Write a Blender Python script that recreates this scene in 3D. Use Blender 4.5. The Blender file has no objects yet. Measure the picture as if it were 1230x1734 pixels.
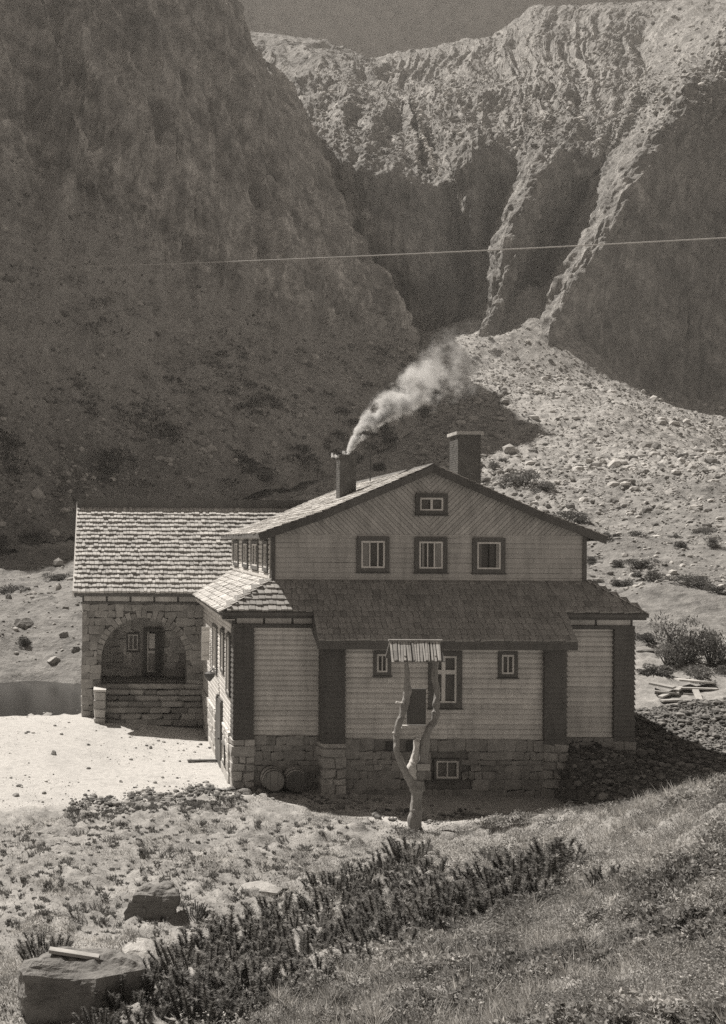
import bpy, bmesh, math, random
import numpy as np
from mathutils import Matrix, Vector

# ------------------------------------------------------------------ camera, sky, sun, exposure
scene = bpy.context.scene
C = scene.collection
CAMZ = 8.0; FPX = 1734.0; PPX, PPY = 190.0, 915.0; ROLL = math.radians(0.3)
cam_data = bpy.data.cameras.new('camera'); cam = bpy.data.objects.new('camera', cam_data); C.objects.link(cam)
cam_data.sensor_fit = 'VERTICAL'; cam_data.sensor_height = 36.0; cam_data.sensor_width = 36.0
cam_data.lens = 36.0
cam_data.shift_x = (615 - PPX) / 1734.0
cam_data.shift_y = (PPY - 867) / 1734.0
cam_data.clip_start = 0.1; cam_data.clip_end = 5000
cam.matrix_world = Matrix.Translation((0, 0, CAMZ)) @ Matrix.Rotation(math.pi/2, 4, 'X') @ Matrix.Rotation(ROLL, 4, 'Z')
scene.camera = cam

SUN_TO = Vector((-0.43, 0.50, 1.0)).normalized()        # towards the sun
SUN_EL = math.asin(SUN_TO.z); SUN_AZ = math.atan2(SUN_TO.x, SUN_TO.y)
world = bpy.data.worlds.new('World'); scene.world = world; world.use_nodes = True
wn = world.node_tree.nodes; wl = world.node_tree.links; wn.clear()
sky = wn.new('ShaderNodeTexSky'); sky.sky_type = 'NISHITA'; sky.sun_disc = False
sky.sun_elevation = SUN_EL; sky.sun_rotation = SUN_AZ; sky.altitude = 1500
bw = wn.new('ShaderNodeRGBToBW'); tint = wn.new('ShaderNodeMix'); tint.data_type = 'RGBA'; tint.blend_type = 'MULTIPLY'
tint.inputs['Factor'].default_value = 1.0
tint.inputs[7].default_value = (1.0, 0.875, 0.775, 1)
bg = wn.new('ShaderNodeBackground'); bg.inputs['Strength'].default_value = 0.052
wo = wn.new('ShaderNodeOutputWorld')
wl.new(sky.outputs[0], bw.inputs[0]); wl.new(bw.outputs[0], tint.inputs[6]); wl.new(tint.outputs[2], bg.inputs['Color']); wl.new(bg.outputs[0], wo.inputs[0])
sun_data = bpy.data.lights.new('sun', 'SUN'); sun_data.energy = 5.0; sun_data.angle = math.radians(0.5); sun_data.color = (1.0, 0.94, 0.87)
sun = bpy.data.objects.new('sun', sun_data); C.objects.link(sun)
sun.rotation_euler = SUN_TO.to_track_quat('Z', 'Y').to_euler()
vs = scene.view_settings; vs.view_transform = 'Standard'; vs.look = 'None'; vs.exposure = 0.58; vs.gamma = 1.0; vs.use_curve_mapping = False
scene.cycles.use_denoising = False
scene.cycles.max_bounces = 6; scene.cycles.diffuse_bounces = 2; scene.cycles.adaptive_threshold = 0.012; scene.cycles.volume_bounces = 1
scene.cycles.volume_step_rate = 1.0

rng = random.Random(7); nrng = np.random.default_rng(11)

# ------------------------------------------------------------------ helpers
_cr, _sr = math.cos(ROLL), math.sin(ROLL)
def unroll(px, py):
    dx, dy = px - PPX, py - PPY
    return dx*_cr + dy*_sr, -dx*_sr + dy*_cr
def P(px, py, Y):
    """a world point at depth Y (metres in front of the viewpoint) seen at a place of the photograph"""
    ux, uy = unroll(px, py)
    return (ux/FPX*Y, Y, CAMZ - uy/FPX*Y)
def hash3(ix, iy, iz, seed):
    n = (ix*374761393 + iy*668265263 + iz*2147483647 + seed*1274126177) & 0xFFFFFFFF
    n = ((n ^ (n >> 13))*1274126177) & 0xFFFFFFFF
    n = ((n ^ (n >> 16))*2246822519) & 0xFFFFFFFF
    return ((n ^ (n >> 15)) & 0xFFFFFF)/float(0xFFFFFF)*2 - 1
def vnoise(x, y, z, seed=0):
    x, y, z = np.broadcast_arrays(np.asarray(x, float), np.asarray(y, float), np.asarray(z, float))
    fx, fy, fz = np.floor(x), np.floor(y), np.floor(z)
    ix, iy, iz = fx.astype(np.int64), fy.astype(np.int64), fz.astype(np.int64)
    tx, ty, tz = x-fx, y-fy, z-fz
    tx = tx*tx*(3-2*tx); ty = ty*ty*(3-2*ty); tz = tz*tz*(3-2*tz)
    def h(a, b, c): return hash3(ix+a, iy+b, iz+c, seed)
    x00 = h(0,0,0)*(1-tx)+h(1,0,0)*tx; x10 = h(0,1,0)*(1-tx)+h(1,1,0)*tx
    x01 = h(0,0,1)*(1-tx)+h(1,0,1)*tx; x11 = h(0,1,1)*(1-tx)+h(1,1,1)*tx
    return (x00*(1-ty)+x10*ty)*(1-tz) + (x01*(1-ty)+x11*ty)*tz
def fbm(x, y, z, octv=5, gain=0.5, seed=0):
    s = 0; a = 1.0; f = 1.0
    for i in range(octv):
        s = s + a*vnoise(x*f+i*17.3, y*f-i*9.1, z*f+i*4.7, seed+i); a *= gain; f *= 2.03
    return s
def ridged(x, y, z, octv=5, gain=0.55, seed=0):
    s = 0; a = 1.0; f = 1.0
    for i in range(octv):
        s = s + a*(1-2*np.abs(vnoise(x*f+i*7.3, y*f+i*3.9, z*f-i*11.1, seed+i))); a *= gain; f *= 2.07
    return s
def sstep(a, b, x):
    t = np.clip((x-a)/(b-a), 0, 1); return t*t*(3-2*t)

class MB:
    def __init__(s): s.v = []; s.f = []
    def poly(s, pts): n = len(s.v); s.v += [tuple(p) for p in pts]; s.f.append(tuple(range(n, n+len(pts))))
    def box(s, x0, x1, y0, y1, z0, z1):
        n = len(s.v)
        s.v += [(x0,y0,z0),(x1,y0,z0),(x1,y1,z0),(x0,y1,z0),(x0,y0,z1),(x1,y0,z1),(x1,y1,z1),(x0,y1,z1)]
        s.f += [(n,n+3,n+2,n+1),(n+4,n+5,n+6,n+7),(n,n+1,n+5,n+4),(n+1,n+2,n+6,n+5),(n+2,n+3,n+7,n+6),(n+3,n,n+4,n+7)]
        return s
    def hexa(s, p):   # 8 points, bottom 4 then top 4
        n = len(s.v); s.v += [tuple(q) for q in p]
        s.f += [(n,n+3,n+2,n+1),(n+4,n+5,n+6,n+7),(n,n+1,n+5,n+4),(n+1,n+2,n+6,n+5),(n+2,n+3,n+7,n+6),(n+3,n,n+4,n+7)]
        return s
    def prism(s, pts2, fn, a, b):
        """extrude a 2-d outline between parameters a and b; fn(u, v, t) gives the point"""
        n = len(s.v); k = len(pts2)
        s.v += [fn(u, v, a) for u, v in pts2] + [fn(u, v, b) for u, v in pts2]
        s.f.append(tuple(range(n+k-1, n-1, -1))); s.f.append(tuple(range(n+k, n+2*k)))
        for i in range(k): j = (i+1) % k; s.f.append((n+i, n+j, n+k+j, n+k+i))
        return s
    def tube(s, pts, rad, seg=8, cap=True):
        n = len(s.v); P_ = [Vector(p) for p in pts]; K = len(P_)
        ref = Vector((0.3, 1, 0.1))
        for i, p in enumerate(P_):
            d = (P_[min(i+1, K-1)] - P_[max(i-1, 0)]).normalized()
            a = d.cross(ref).normalized(); b = d.cross(a)
            r = rad[i] if isinstance(rad, (list, tuple)) else rad
            for k in range(seg):
                t = 2*math.pi*k/seg; s.v.append(tuple(p + (a*math.cos(t) + b*math.sin(t))*r))
        for i in range(K-1):
            for k in range(seg):
                k2 = (k+1) % seg; s.f.append((n+i*seg+k, n+i*seg+k2, n+(i+1)*seg+k2, n+(i+1)*seg+k))
        if cap: s.f.append(tuple(n+k for k in range(seg))[::-1]); s.f.append(tuple(n+(K-1)*seg+k for k in range(seg)))
        return s
    def mesh(s, name, fix=True):
        m = bpy.data.meshes.new(name); m.from_pydata(s.v, [], s.f)
        if fix:
            b = bmesh.new(); b.from_mesh(m); bmesh.ops.recalc_face_normals(b, faces=b.faces); b.to_mesh(m); b.free()
        return m
def np_mesh(name, V, F, smooth=True):
    """V (n,3), F (m,k) -> mesh, fast"""
    m = bpy.data.meshes.new(name); V = np.ascontiguousarray(V, dtype=np.float32); F = np.ascontiguousarray(F, dtype=np.int32)
    k = F.shape[1]
    m.vertices.add(len(V)); m.vertices.foreach_set('co', V.ravel())
    m.loops.add(F.size); m.loops.foreach_set('vertex_index', F.ravel())
    m.polygons.add(len(F)); m.polygons.foreach_set('loop_start', np.arange(len(F), dtype=np.int32)*k)
    try: m.polygons.foreach_set('loop_total', np.full(len(F), k, dtype=np.int32))
    except Exception: pass
    m.polygons.foreach_set('use_smooth', np.full(len(F), smooth))
    m.update(calc_edges=True); m.validate()
    return m
def fattr(m, name, vals):
    a = m.attributes.new(name, 'FLOAT', 'POINT'); a.data.foreach_set('value', np.ascontiguousarray(vals, dtype=np.float32))
def link(name, mesh, mat=None, parent=None):
    o = bpy.data.objects.new(name, mesh); C.objects.link(o)
    if mat is not None and mesh is not None and not mesh.materials: mesh.materials.append(mat)
    if parent is not None:
        o.parent = parent
        if parent.parent is None and parent.type == 'EMPTY':
            o.matrix_parent_inverse = Matrix.Translation(-Vector(parent.location))
    return o
def tag(o, label=None, cat=None, group=None, kind=None):
    if label: o['label'] = label
    if cat: o['category'] = cat
    if group: o['group'] = group
    if kind: o['kind'] = kind
    return o
def thing(name, loc, label, cat, group=None):
    o = bpy.data.objects.new(name, None); C.objects.link(o); o.location = loc; o.empty_display_size = 0.3
    return tag(o, label, cat, group)
def part(name, mb, mat, parent, kind=None):
    o = link(name, mb.mesh(name) if isinstance(mb, MB) else mb, mat, parent)
    if kind: o['kind'] = kind
    return o
def bx(name, mat, parent, *a): return part(name, MB().box(*a), mat, parent)

# ------------------------------------------------------------------ materials
def g(v, w=0.0): return (v*(1+w), v*0.975, v*0.93*(1-w), 1)
class NT:
    def __init__(s, name):
        s.m = bpy.data.materials.new(name); s.m.use_nodes = True; s.t = s.m.node_tree; s.n = s.t.nodes; s.n.clear()
        s.out = s.n.new('ShaderNodeOutputMaterial'); s.b = s.n.new('ShaderNodeBsdfPrincipled'); s.t.links.new(s.b.outputs[0], s.out.inputs['Surface'])
        s.tc = s.n.new('ShaderNodeNewGeometry')
        s.b.inputs['Specular IOR Level'].default_value = 0.25
    def l(s, a, b): s.t.links.new(a, b)
    def pos(s, scale=(1,1,1), obj=False, rot=None):
        mp = s.n.new('ShaderNodeMapping'); mp.inputs['Scale'].default_value = scale
        if rot:
            m2 = s.n.new('ShaderNodeMapping'); m2.inputs['Rotation'].default_value = rot; s.l(s.tc.outputs['Position'], m2.inputs[0]); s.l(m2.outputs[0], mp.inputs[0]); return mp.outputs[0]
        if obj:
            tc = s.n.new('ShaderNodeTexCoord'); s.l(tc.outputs['Object'], mp.inputs[0])
        else: s.l(s.tc.outputs['Position'], mp.inputs[0])
        return mp.outputs[0]
    def noise(s, vec, scale, detail=5, rough=0.6, dist=0.0):
        n = s.n.new('ShaderNodeTexNoise'); n.inputs['Scale'].default_value = scale; n.inputs['Detail'].default_value = detail
        n.inputs['Roughness'].default_value = rough; n.inputs['Distortion'].default_value = dist; s.l(vec, n.inputs['Vector']); return n.outputs[0]
    def voro(s, vec, scale, feature='F1', out='Distance'):
        n = s.n.new('ShaderNodeTexVoronoi'); n.feature = feature; n.inputs['Scale'].default_value = scale; s.l(vec, n.inputs['Vector']); return n.outputs[out]
    def ramp(s, fac, stops):
        r = s.n.new('ShaderNodeValToRGB'); e = r.color_ramp.elements
        while len(e) < len(stops): e.new(0.5)
        for el, (p, c) in zip(e, stops): el.position = p; el.color = c if isinstance(c, tuple) else (c, c, c, 1)
        s.l(fac, r.inputs[0]); return r.outputs[0]
    def mix(s, fac, a, b, mode='MIX'):
        m = s.n.new('ShaderNodeMix'); m.data_type = 'RGBA'; m.blend_type = mode
        for sock, v in ((m.inputs['Factor'], fac), (m.inputs[6], a), (m.inputs[7], b)):
            if hasattr(v, 'is_output'): s.l(v, sock)
            else: sock.default_value = v
        return m.outputs[2]
    def math(s, op, a, b=0.0, c=None):
        m = s.n.new('ShaderNodeMath'); m.operation = op
        for i, v in enumerate((a, b) if c is None else (a, b, c)):
            if hasattr(v, 'is_output'): s.l(v, m.inputs[i])
            else: m.inputs[i].default_value = v
        return m.outputs[0]
    def attr(s, name):
        a = s.n.new('ShaderNodeAttribute'); a.attribute_name = name; return a.outputs['Fac']
    def rand(s): return s.n.new('ShaderNodeObjectInfo').outputs['Random']
    def bump(s, h, strength=0.5, dist=0.02):
        b = s.n.new('ShaderNodeBump'); b.inputs['Strength'].default_value = strength; b.inputs['Distance'].default_value = dist
        s.l(h, b.inputs['Height']); s.l(b.outputs[0], s.b.inputs['Normal'])
    def color(s, c): s.l(c, s.b.inputs['Base Color']) if hasattr(c, 'is_output') else setattr(s.b.inputs['Base Color'], 'default_value', c)
    def rough(s, r): s.b.inputs['Roughness'].default_value = r; return s

def wood(name, v, var=0.25, axis=0, rough=0.75, rnd=0.25):
    t = NT(name); sc = [9, 9, 9]; sc[axis] = 0.6
    n = t.noise(t.pos(tuple(sc)), 3.0, 6, 0.65); w = t.noise(t.pos(), 1.3, 4, 0.6)
    c = t.ramp(n, [(0.25, g(v*(1-var))), (0.75, g(v*(1+var)))])
    c = t.mix(0.5, c, t.ramp(w, [(0.3, g(v*0.75)), (0.7, g(v*1.25))]))
    r = t.ramp(t.rand(), [(0.0, (1-rnd,)*3+(1,)), (1.0, (1+rnd*0.6,)*3+(1,))])
    st = t.noise(t.pos((2.6, 2.6, 0.35)), 1.4, 6, 0.7); c = t.mix(1.0, c, t.ramp(st, [(0.30, 0.74), (0.52, 1.0), (0.7, 1.08)]), 'MULTIPLY')
    t.color(t.mix(1.0, c, r, 'MULTIPLY')); t.bump(n, 0.35, 0.01); t.rough(rough); return t.m
def stone(name, v, var=0.35, scale=6, rnd=0.4, bump=0.6, bd=0.04):
    t = NT(name); n = t.noise(t.pos(), scale, 8, 0.65, 0.4); w = t.noise(t.pos(), scale*0.22, 4, 0.6)
    c = t.ramp(n, [(0.28, g(v*(1-var))), (0.5, g(v)), (0.72, g(v*(1+var)))])
    c = t.mix(0.45, c, t.ramp(w, [(0.35, g(v*0.6)), (0.65, g(v*1.3))]))
    r = t.ramp(t.rand(), [(0.0, (1-rnd,)*3+(1,)), (1.0, (1+rnd*0.7,)*3+(1,))])
    t.color(t.mix(1.0, c, r, 'MULTIPLY')); t.bump(n, bump, bd); t.rough(0.9); return t.m
M = {}
M['board'] = wood('painted_board', 0.68, 0.08, 0, 0.7, 0.14)
M['board_up'] = wood('painted_board_upper', 0.50, 0.08, 0, 0.7, 0.07)
M['board_gable'] = wood('painted_board_gable', 0.50, 0.12, 0, 0.7, 0.13)
M['pale_board'] = wood('pale_side_board', 0.66, 0.12, 1, 0.7, 0.12)
M['backing'] = wood('board_backing', 0.14, 0.1)
M['dark'] = wood('dark_stained_wood', 0.145, 0.25, 2, 0.7, 0.2)
M['dark_h'] = wood('dark_stained_beam', 0.14, 0.25, 0, 0.7, 0.2)
M['white'] = wood('white_paint', 0.74, 0.06, 2, 0.55, 0.05)
M['frieze'] = wood('white_frieze', 0.62, 0.15, 0, 0.7, 0.15)
M['curtain'] = wood('curtain_cloth', 0.30, 0.2, 2, 0.9, 0.3)
M['stone'] = stone('rubble_stone', 0.34, 0.45, 5, 0.25)
M['stone_light'] = stone('dressed_stone', 0.46, 0.4, 6, 0.25)
M['mortar'] = stone('mortar', 0.24, 0.35, 9, 0.0)
M['step'] = stone('step_stone', 0.33, 0.3, 7, 0.35)
M['brick'] = stone('chimney_brick', 0.13, 0.4, 18, 0.0, 0.5)
M['boulder'] = stone('boulder', 0.34, 0.5, 2.6, 0.35, 1.0, 0.12)
M['boulder_dark'] = stone('boulder_dark', 0.24, 0.5, 2.4, 0.3, 1.0, 0.12)
M['plank'] = wood('weathered_plank', 0.45, 0.3, 0, 0.8, 0.35)
M['barrel'] = wood('barrel_wood', 0.42, 0.25, 2, 0.8, 0.5)
M['bark'] = wood('stripped_trunk', 0.33, 0.6, 2, 0.8, 0.2)
M['pale_wood'] = wood('bare_split_wood', 0.62, 0.15, 2, 0.8, 0.1)
def simple(name, v, rough=0.5, spec=0.3, metal=0.0):
    t = NT(name); n = t.noise(t.pos(), 8, 4); t.color(t.ramp(n, [(0.3, g(v*0.85)), (0.7, g(v*1.15))])); t.rough(rough)
    t.b.inputs['Specular IOR Level'].default_value = spec; t.b.inputs['Metallic'].default_value = metal; return t.m
M['glass'] = simple('window_glass', 0.035, 0.12, 0.5)
M['iron'] = simple('dark_iron', 0.06, 0.5, 0.4)
M['cable'] = simple('steel_cable', 0.55, 0.35, 0.5)
M['interior'] = simple('porch_plaster', 0.35, 0.9, 0.1)
def shingle_mat(name, k):
    t = NT(name); rn = t.attr('rnd')
    n = t.noise(t.pos((1, 1, 1)), 14, 6, 0.7); w = t.noise(t.pos(), 0.9, 5, 0.65)
    c = t.ramp(rn, [(0.0, g(0.40*k)), (0.45, g(0.54*k)), (1.0, g(0.66*k))])
    c = t.mix(1.0, c, t.ramp(n, [(0.25, 0.7), (0.7, 1.15)]), 'MULTIPLY')
    c = t.mix(1.0, c, t.ramp(w, [(0.32, 0.82), (0.62, 1.08)]), 'MULTIPLY')
    t.color(c); t.bump(n, 0.4, 0.01); t.rough(0.7); return t.m
M['shingle'] = shingle_mat('weathered_shingle', 1.0); M['shingle_wing'] = shingle_mat('wing_shingle', 0.88); M['shingle_shade'] = shingle_mat('shaded_shingle', 0.66)  # last one: same shingle with the front pent roof's shade darkened into its colour

# ------------------------------------------------------------------ the lie of the land
NEAR_W = [(-14,30,.5),(-6,30,.28),(-1,30,.33),(3,30.5,.38),(-14,36,.55),(-6,36,.5),(0,36,.5),(3.5,36,.45),(-6,42.0,.72),(-14,42.5,.75),(-1.2,41.5,.83),(1,40.3,.79),
          (3.6,39,.5),(3.8,31.3,.42),(6,33,.4),(10,33,.4),(15,33,.5),(10,40,.6),(6,40,.5),(15,40,1.0),(2,45,.7),(5,30,.4),(8,29,.38),(11,29,.38),
          (13,28,.42),(16.5,30,.5),(20,31,.9),(25,32,1.6),(18,37,1.2),(23,28,1.6),(17,27,.7),(-6,45.2,.1),(-6,49.5,-.3),(-2.5,49.5,-.2),(-14,47,-.2),(-14,52,-.3),(-25,48,.2)]
NEAR_P = [(10,1378,29),(10,1450,24),(10,1550,19.5),(10,1734,14),(-200,1400,29),(-200,1734,15),(300,1363,29.4),(300,1450,24.5),(300,1550,20),(300,1734,13.5),
          (600,1402,27.2),(600,1500,22.3),(600,1600,18),(600,1734,13),(760,1412,26.4),(760,1510,20.8),(760,1600,16.4),(900,1392,26),(900,1480,20.5),(900,1600,15.3),(900,1734,11),
          (1000,1382,24.6),(1100,1358,22.5),(1200,1336,20.8),(1300,1315,20),(1200,1450,16.2),(1200,1600,12),(1200,1734,9.5),(1450,1300,17),(1450,1600,11)]
FAR_P = [(60,1143,54.5),(0,1134,55),(140,1130,56),(-300,1140,56),(60,1060,63),(0,1000,73),(130,990,75),(0,955,88),(150,910,102),(300,870,115),(450,850,128),(-300,970,85),(-700,980,80),(-700,1150,50),
         (600,820,140),(720,730,172),(500,1000,62),(700,980,66),(850,960,68),
         (1100,1215,39),(1180,1165,42),(1100,1100,47),(1250,1090,46),(1100,1000,58),(1230,1000,56),(1150,930,73),(1000,880,92),(1230,860,90),(870,830,112),
         (1000,760,150),(1230,770,165),(900,690,185),(1050,690,185),(1230,705,232),(845,650,207),(890,610,231),(800,570,240),(1060,645,238),(850,555,244),(872,540,246),(900,522,243),(908,482,251),(800,540,262),(960,570,252),(1010,610,247),
         (1600,1000,50),(1600,800,120),(1600,700,250),(740,560,262),(600,600,262)]
ctl = [(x, y, z) for x, y, z in NEAR_W] + [P(*q) for q in NEAR_P] + [P(*q) for q in FAR_P]
ctl = np.array(ctl)
def _lp(X, Y):
    r = np.sqrt(X*X + Y*Y); return np.stack([np.arctan2(X, Y), np.log(np.maximum(r, 3.0))], -1)
def _k(d2): return d2*np.log(d2 + 1e-9)*0.5
_c = _lp(ctl[:, 0], ctl[:, 1]); _n = len(ctl)
_d2 = ((_c[:, None]-_c[None])**2).sum(-1)
_A = np.zeros((_n+3, _n+3)); _A[:_n, :_n] = _k(_d2) + np.eye(_n)*2e-4; _A[:_n, _n] = 1; _A[:_n, _n+1:] = _c; _A[_n, :_n] = 1; _A[_n+1:, :_n] = _c.T
_w = np.linalg.solve(_A, np.concatenate([ctl[:, 2], [0, 0, 0]]))
def base_z(X, Y):
    X = np.asarray(X, float); Y = np.asarray(Y, float); sh = np.broadcast(X, Y).shape
    q = _lp(*np.broadcast_arrays(X, Y)).reshape(-1, 2); out = np.empty(len(q))
    for i in range(0, len(q), 20000):
        b = q[i:i+20000]; d2 = ((b[:, None]-_c[None])**2).sum(-1)
        out[i:i+20000] = _k(d2) @ _w[:_n] + _w[_n] + b @ _w[_n+1:]
    return out.reshape(sh)
def yard_mask(X, Y):
    """1 on the trodden sand of the yard and the strip before the house"""
    wob = fbm(X*0.35, Y*0.35, 0, 4, 0.55, 40)*0.9
    edge = np.interp(X, [-20, -4, 0, 3.2, 4.2, 6, 7.5, 9, 12, 13.5, 15], [29.2, 29.2, 29.6, 30.4, 30.2, 29.0, 27.6, 27.2, 26.9, 27.6, 30])
    m = sstep(-0.5, 0.5, Y - edge + wob*0.45)*sstep(0.6, -0.6, Y - 43.3 + wob*0.3)*sstep(15.2, 13.2, X)
    return m
def micro(X, Y):
    far = sstep(44, 60, Y)
    ym = yard_mask(X, Y)*(1-far)
    near = fbm(X*0.9, Y*0.9, 0, 4, 0.5, 3)*0.10 + np.maximum(fbm(X*2.6, Y*2.6, 0, 4, 0.55, 9), 0)*0.15
    z = near*(1-far)*(1-ym*0.92)
    fan = sstep(70, 110, Y)
    rub = fbm(X*0.16, Y*0.16, 0, 3, 0.5, 21)*0.8 + np.abs(fbm(X*0.9, Y*0.9, 0, 3, 0.6, 31))*0.45*(0.3+0.7*fan)
    return z + rub*far
def ground_z(X, Y): return base_z(X, Y) + micro(X, Y)

def grid_faces(nu, nv):
    i = np.arange(nv-1)[:, None]*nu + np.arange(nu-1)[None]
    return np.stack([i, i+1, i+nu+1, i+nu], -1).reshape(-1, 4)
def height_sheet(name, X, Y, mat, extra=None, attrs=True):
    Z = ground_z(X, Y)
    if extra is not None: Z = Z + extra(X, Y)
    V = np.stack([X, Y, Z], -1).reshape(-1, 3); m = np_mesh(name, V, grid_faces(X.shape[1], X.shape[0]))
    if attrs: fattr(m, 'sand', yard_mask(X, Y).ravel())
    return link(name, m, mat)

def ground_mat():
    t = NT('near_ground'); s = t.attr('sand')
    n1 = t.noise(t.pos(), 1.1, 8, 0.7); n2 = t.noise(t.pos(), 5.0, 8, 0.7); n3 = t.noise(t.pos(), 22, 5, 0.65)
    grass = t.ramp(n2, [(0.30, g(0.10)), (0.46, g(0.24)), (0.60, g(0.40)), (0.75, g(0.55))])
    grass = t.mix(0.55, grass, t.ramp(n1, [(0.35, g(0.16)), (0.6, g(0.40))]))
    sand = t.ramp(n2, [(0.28, g(0.38)), (0.5, g(0.50)), (0.75, g(0.56))])
    sand = t.mix(t.ramp(n3, [(0.60, 0.0), (0.72, 0.5)]), sand, g(0.22))
    sand = t.mix(t.ramp(n1, [(0.34, 0.5), (0.46, 0.0)]), sand, g(0.30))
    n4 = t.noise(t.pos((1.0, 0.35, 1)), 0.8, 6, 0.65); sand = t.mix(t.ramp(n4, [(0.52, 0.0), (0.66, 0.35)]), sand, g(0.34))
    k = t.math('SUBTRACT', t.math('ADD', s, t.math('MULTIPLY', n3, 0.3)), 0.15)
    t.color(t.mix(k, grass, sand)); t.bump(t.math('ADD', n2, n3), 0.7, 0.05); t.rough(0.95); return t.m
M['ground'] = ground_mat()
ys = np.concatenate([np.linspace(4, 9, 26)[:-1], np.linspace(9, 33, 250)[:-1], np.linspace(33, 47.5, 80)])
xs = np.concatenate([np.linspace(-24, -4.2, 60)[:-1], np.linspace(-4.2, 17, 260)[:-1], np.linspace(17, 40, 70)])
X, Y = np.meshgrid(xs, ys)
tag(height_sheet('ground', X, Y, M['ground']), kind='structure')

def slope_mat():
    """grass and stones of the valley floor, bare scree further up"""
    t = NT('valley_slope'); n1 = t.noise(t.pos(), 0.10, 8, 0.68, 0.6); n2 = t.noise(t.pos(), 0.9, 8, 0.75); n3 = t.noise(t.pos(), 4.0, 4, 0.7)
    v = t.voro(t.pos(), 1.1, 'F1', 'Color'); vb = t.n.new('ShaderNodeRGBToBW'); t.l(v, vb.inputs[0])
    scree = t.ramp(n2, [(0.3, g(0.12)), (0.5, g(0.32)), (0.68, g(0.52))])
    scree = t.mix(0.45, scree, t.ramp(vb.outputs[0], [(0.15, g(0.10)), (0.5, g(0.34)), (0.9, g(0.60))]))
    turf = t.ramp(n2, [(0.32, g(0.10)), (0.5, g(0.24)), (0.7, g(0.36))])
    sep = t.n.new('ShaderNodeSeparateXYZ'); t.l(t.tc.outputs['Position'], sep.inputs[0])
    k = t.math('ADD', t.math('MULTIPLY', t.math('SUBTRACT', sep.outputs[1], 82.0), 0.025), t.math('MULTIPLY', t.math('SUBTRACT', n1, 0.5), 4.0))
    kk = t.n.new('ShaderNodeClamp'); t.l(k, kk.inputs[0])
    t.color(t.mix(kk.outputs[0], turf, scree)); t.bump(t.math('ADD', n2, t.math('MULTIPLY', n3, 0.5)), 0.8, 0.4); t.rough(0.95); return t.m
M['slope'] = slope_mat()
ya = np.exp(np.linspace(math.log(45.5), math.log(300), 400)); aa = np.concatenate([np.linspace(-1.0, -0.14, 50)[:-1], np.linspace(-0.14, 0.64, 400)[:-1], np.linspace(0.64, 1.3, 50)])
A, Y = np.meshgrid(aa, ya)
tag(height_sheet('valley_slope', A*Y, Y, M['slope'], lambda X, Y: -0.08*sstep(49, 45.5, Y), False), kind='structure')

# the tarn beside the hut
def water_mat():
    t = NT('tarn_water'); t.color(g(0.03)); t.rough(0.18); n = t.noise(t.pos((1, 1.6, 1)), 2.2, 4, 0.6); t.bump(n, 0.15, 0.03)
    t.b.inputs['Specular IOR Level'].default_value = 0.22; return t.m
wx = np.linspace(-40, 1.5, 40); wy = np.linspace(42.5, 58, 20); X, Y = np.meshgrid(wx, wy)
tag(link('tarn', np_mesh('tarn', np.stack([X, Y, np.full_like(X, 0.58)], -1).reshape(-1, 3), grid_faces(40, 20)), water_mat()), kind='structure')

# ------------------------------------------------------------------ mountains: surfaces spun through surveyed points
def cr_up(Pn, n):
    """Catmull-Rom resampling along axis 0"""
    K = Pn.shape[0]; s = np.linspace(0, K-1, n); i = np.clip(np.floor(s).astype(int), 0, K-2); t = (s-i)[:, None, None]
    ext = np.concatenate([2*Pn[:1]-Pn[1:2], Pn, 2*Pn[-1:]-Pn[-2:-1]], 0)
    p0, p1, p2, p3 = ext[i], ext[i+1], ext[i+2], ext[i+3]
    return 0.5*((2*p1) + (-p0+p2)*t + (2*p0-5*p1+4*p2-p3)*t*t + (-p0+3*p1-3*p2+p3)*t**3)
def spun(rows, nu, nv):
    G = np.array([[P(*q) for q in r] for r in rows]); G = cr_up(G, nv)
    return np.swapaxes(cr_up(np.swapaxes(G, 0, 1), nu), 0, 1)
def normals(G):
    du = np.gradient(G, axis=1); dv = np.gradient(G, axis=0); n = np.cross(du, dv); n /= np.linalg.norm(n, axis=-1, keepdims=True)+1e-9; return n
def cellular(x, y, z, seed=0):
    """distance to the nearest and second nearest feature point"""
    fx, fy, fz = np.floor(x), np.floor(y), np.floor(z); d1 = np.full(x.shape, 9.0); d2 = d1.copy()
    for i in (-1, 0, 1):
        for j in (-1, 0, 1):
            for k in (-1, 0, 1):
                a, b, c = (fx+i).astype(np.int64), (fy+j).astype(np.int64), (fz+k).astype(np.int64)
                h = hash3(a, b, c, seed); h2 = (h*127.1) % 2 - 1; h3 = (h*3117.7) % 2 - 1; d = (fx+i+0.5+0.45*h-x)**2 + (fy+j+0.5+0.45*h2-y)**2 + (fz+k+0.5+0.45*h3-z)**2
                d2 = np.minimum(d2, np.maximum(d1, d)); d1 = np.minimum(d1, d)
    return np.sqrt(d1), np.sqrt(d2)
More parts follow.
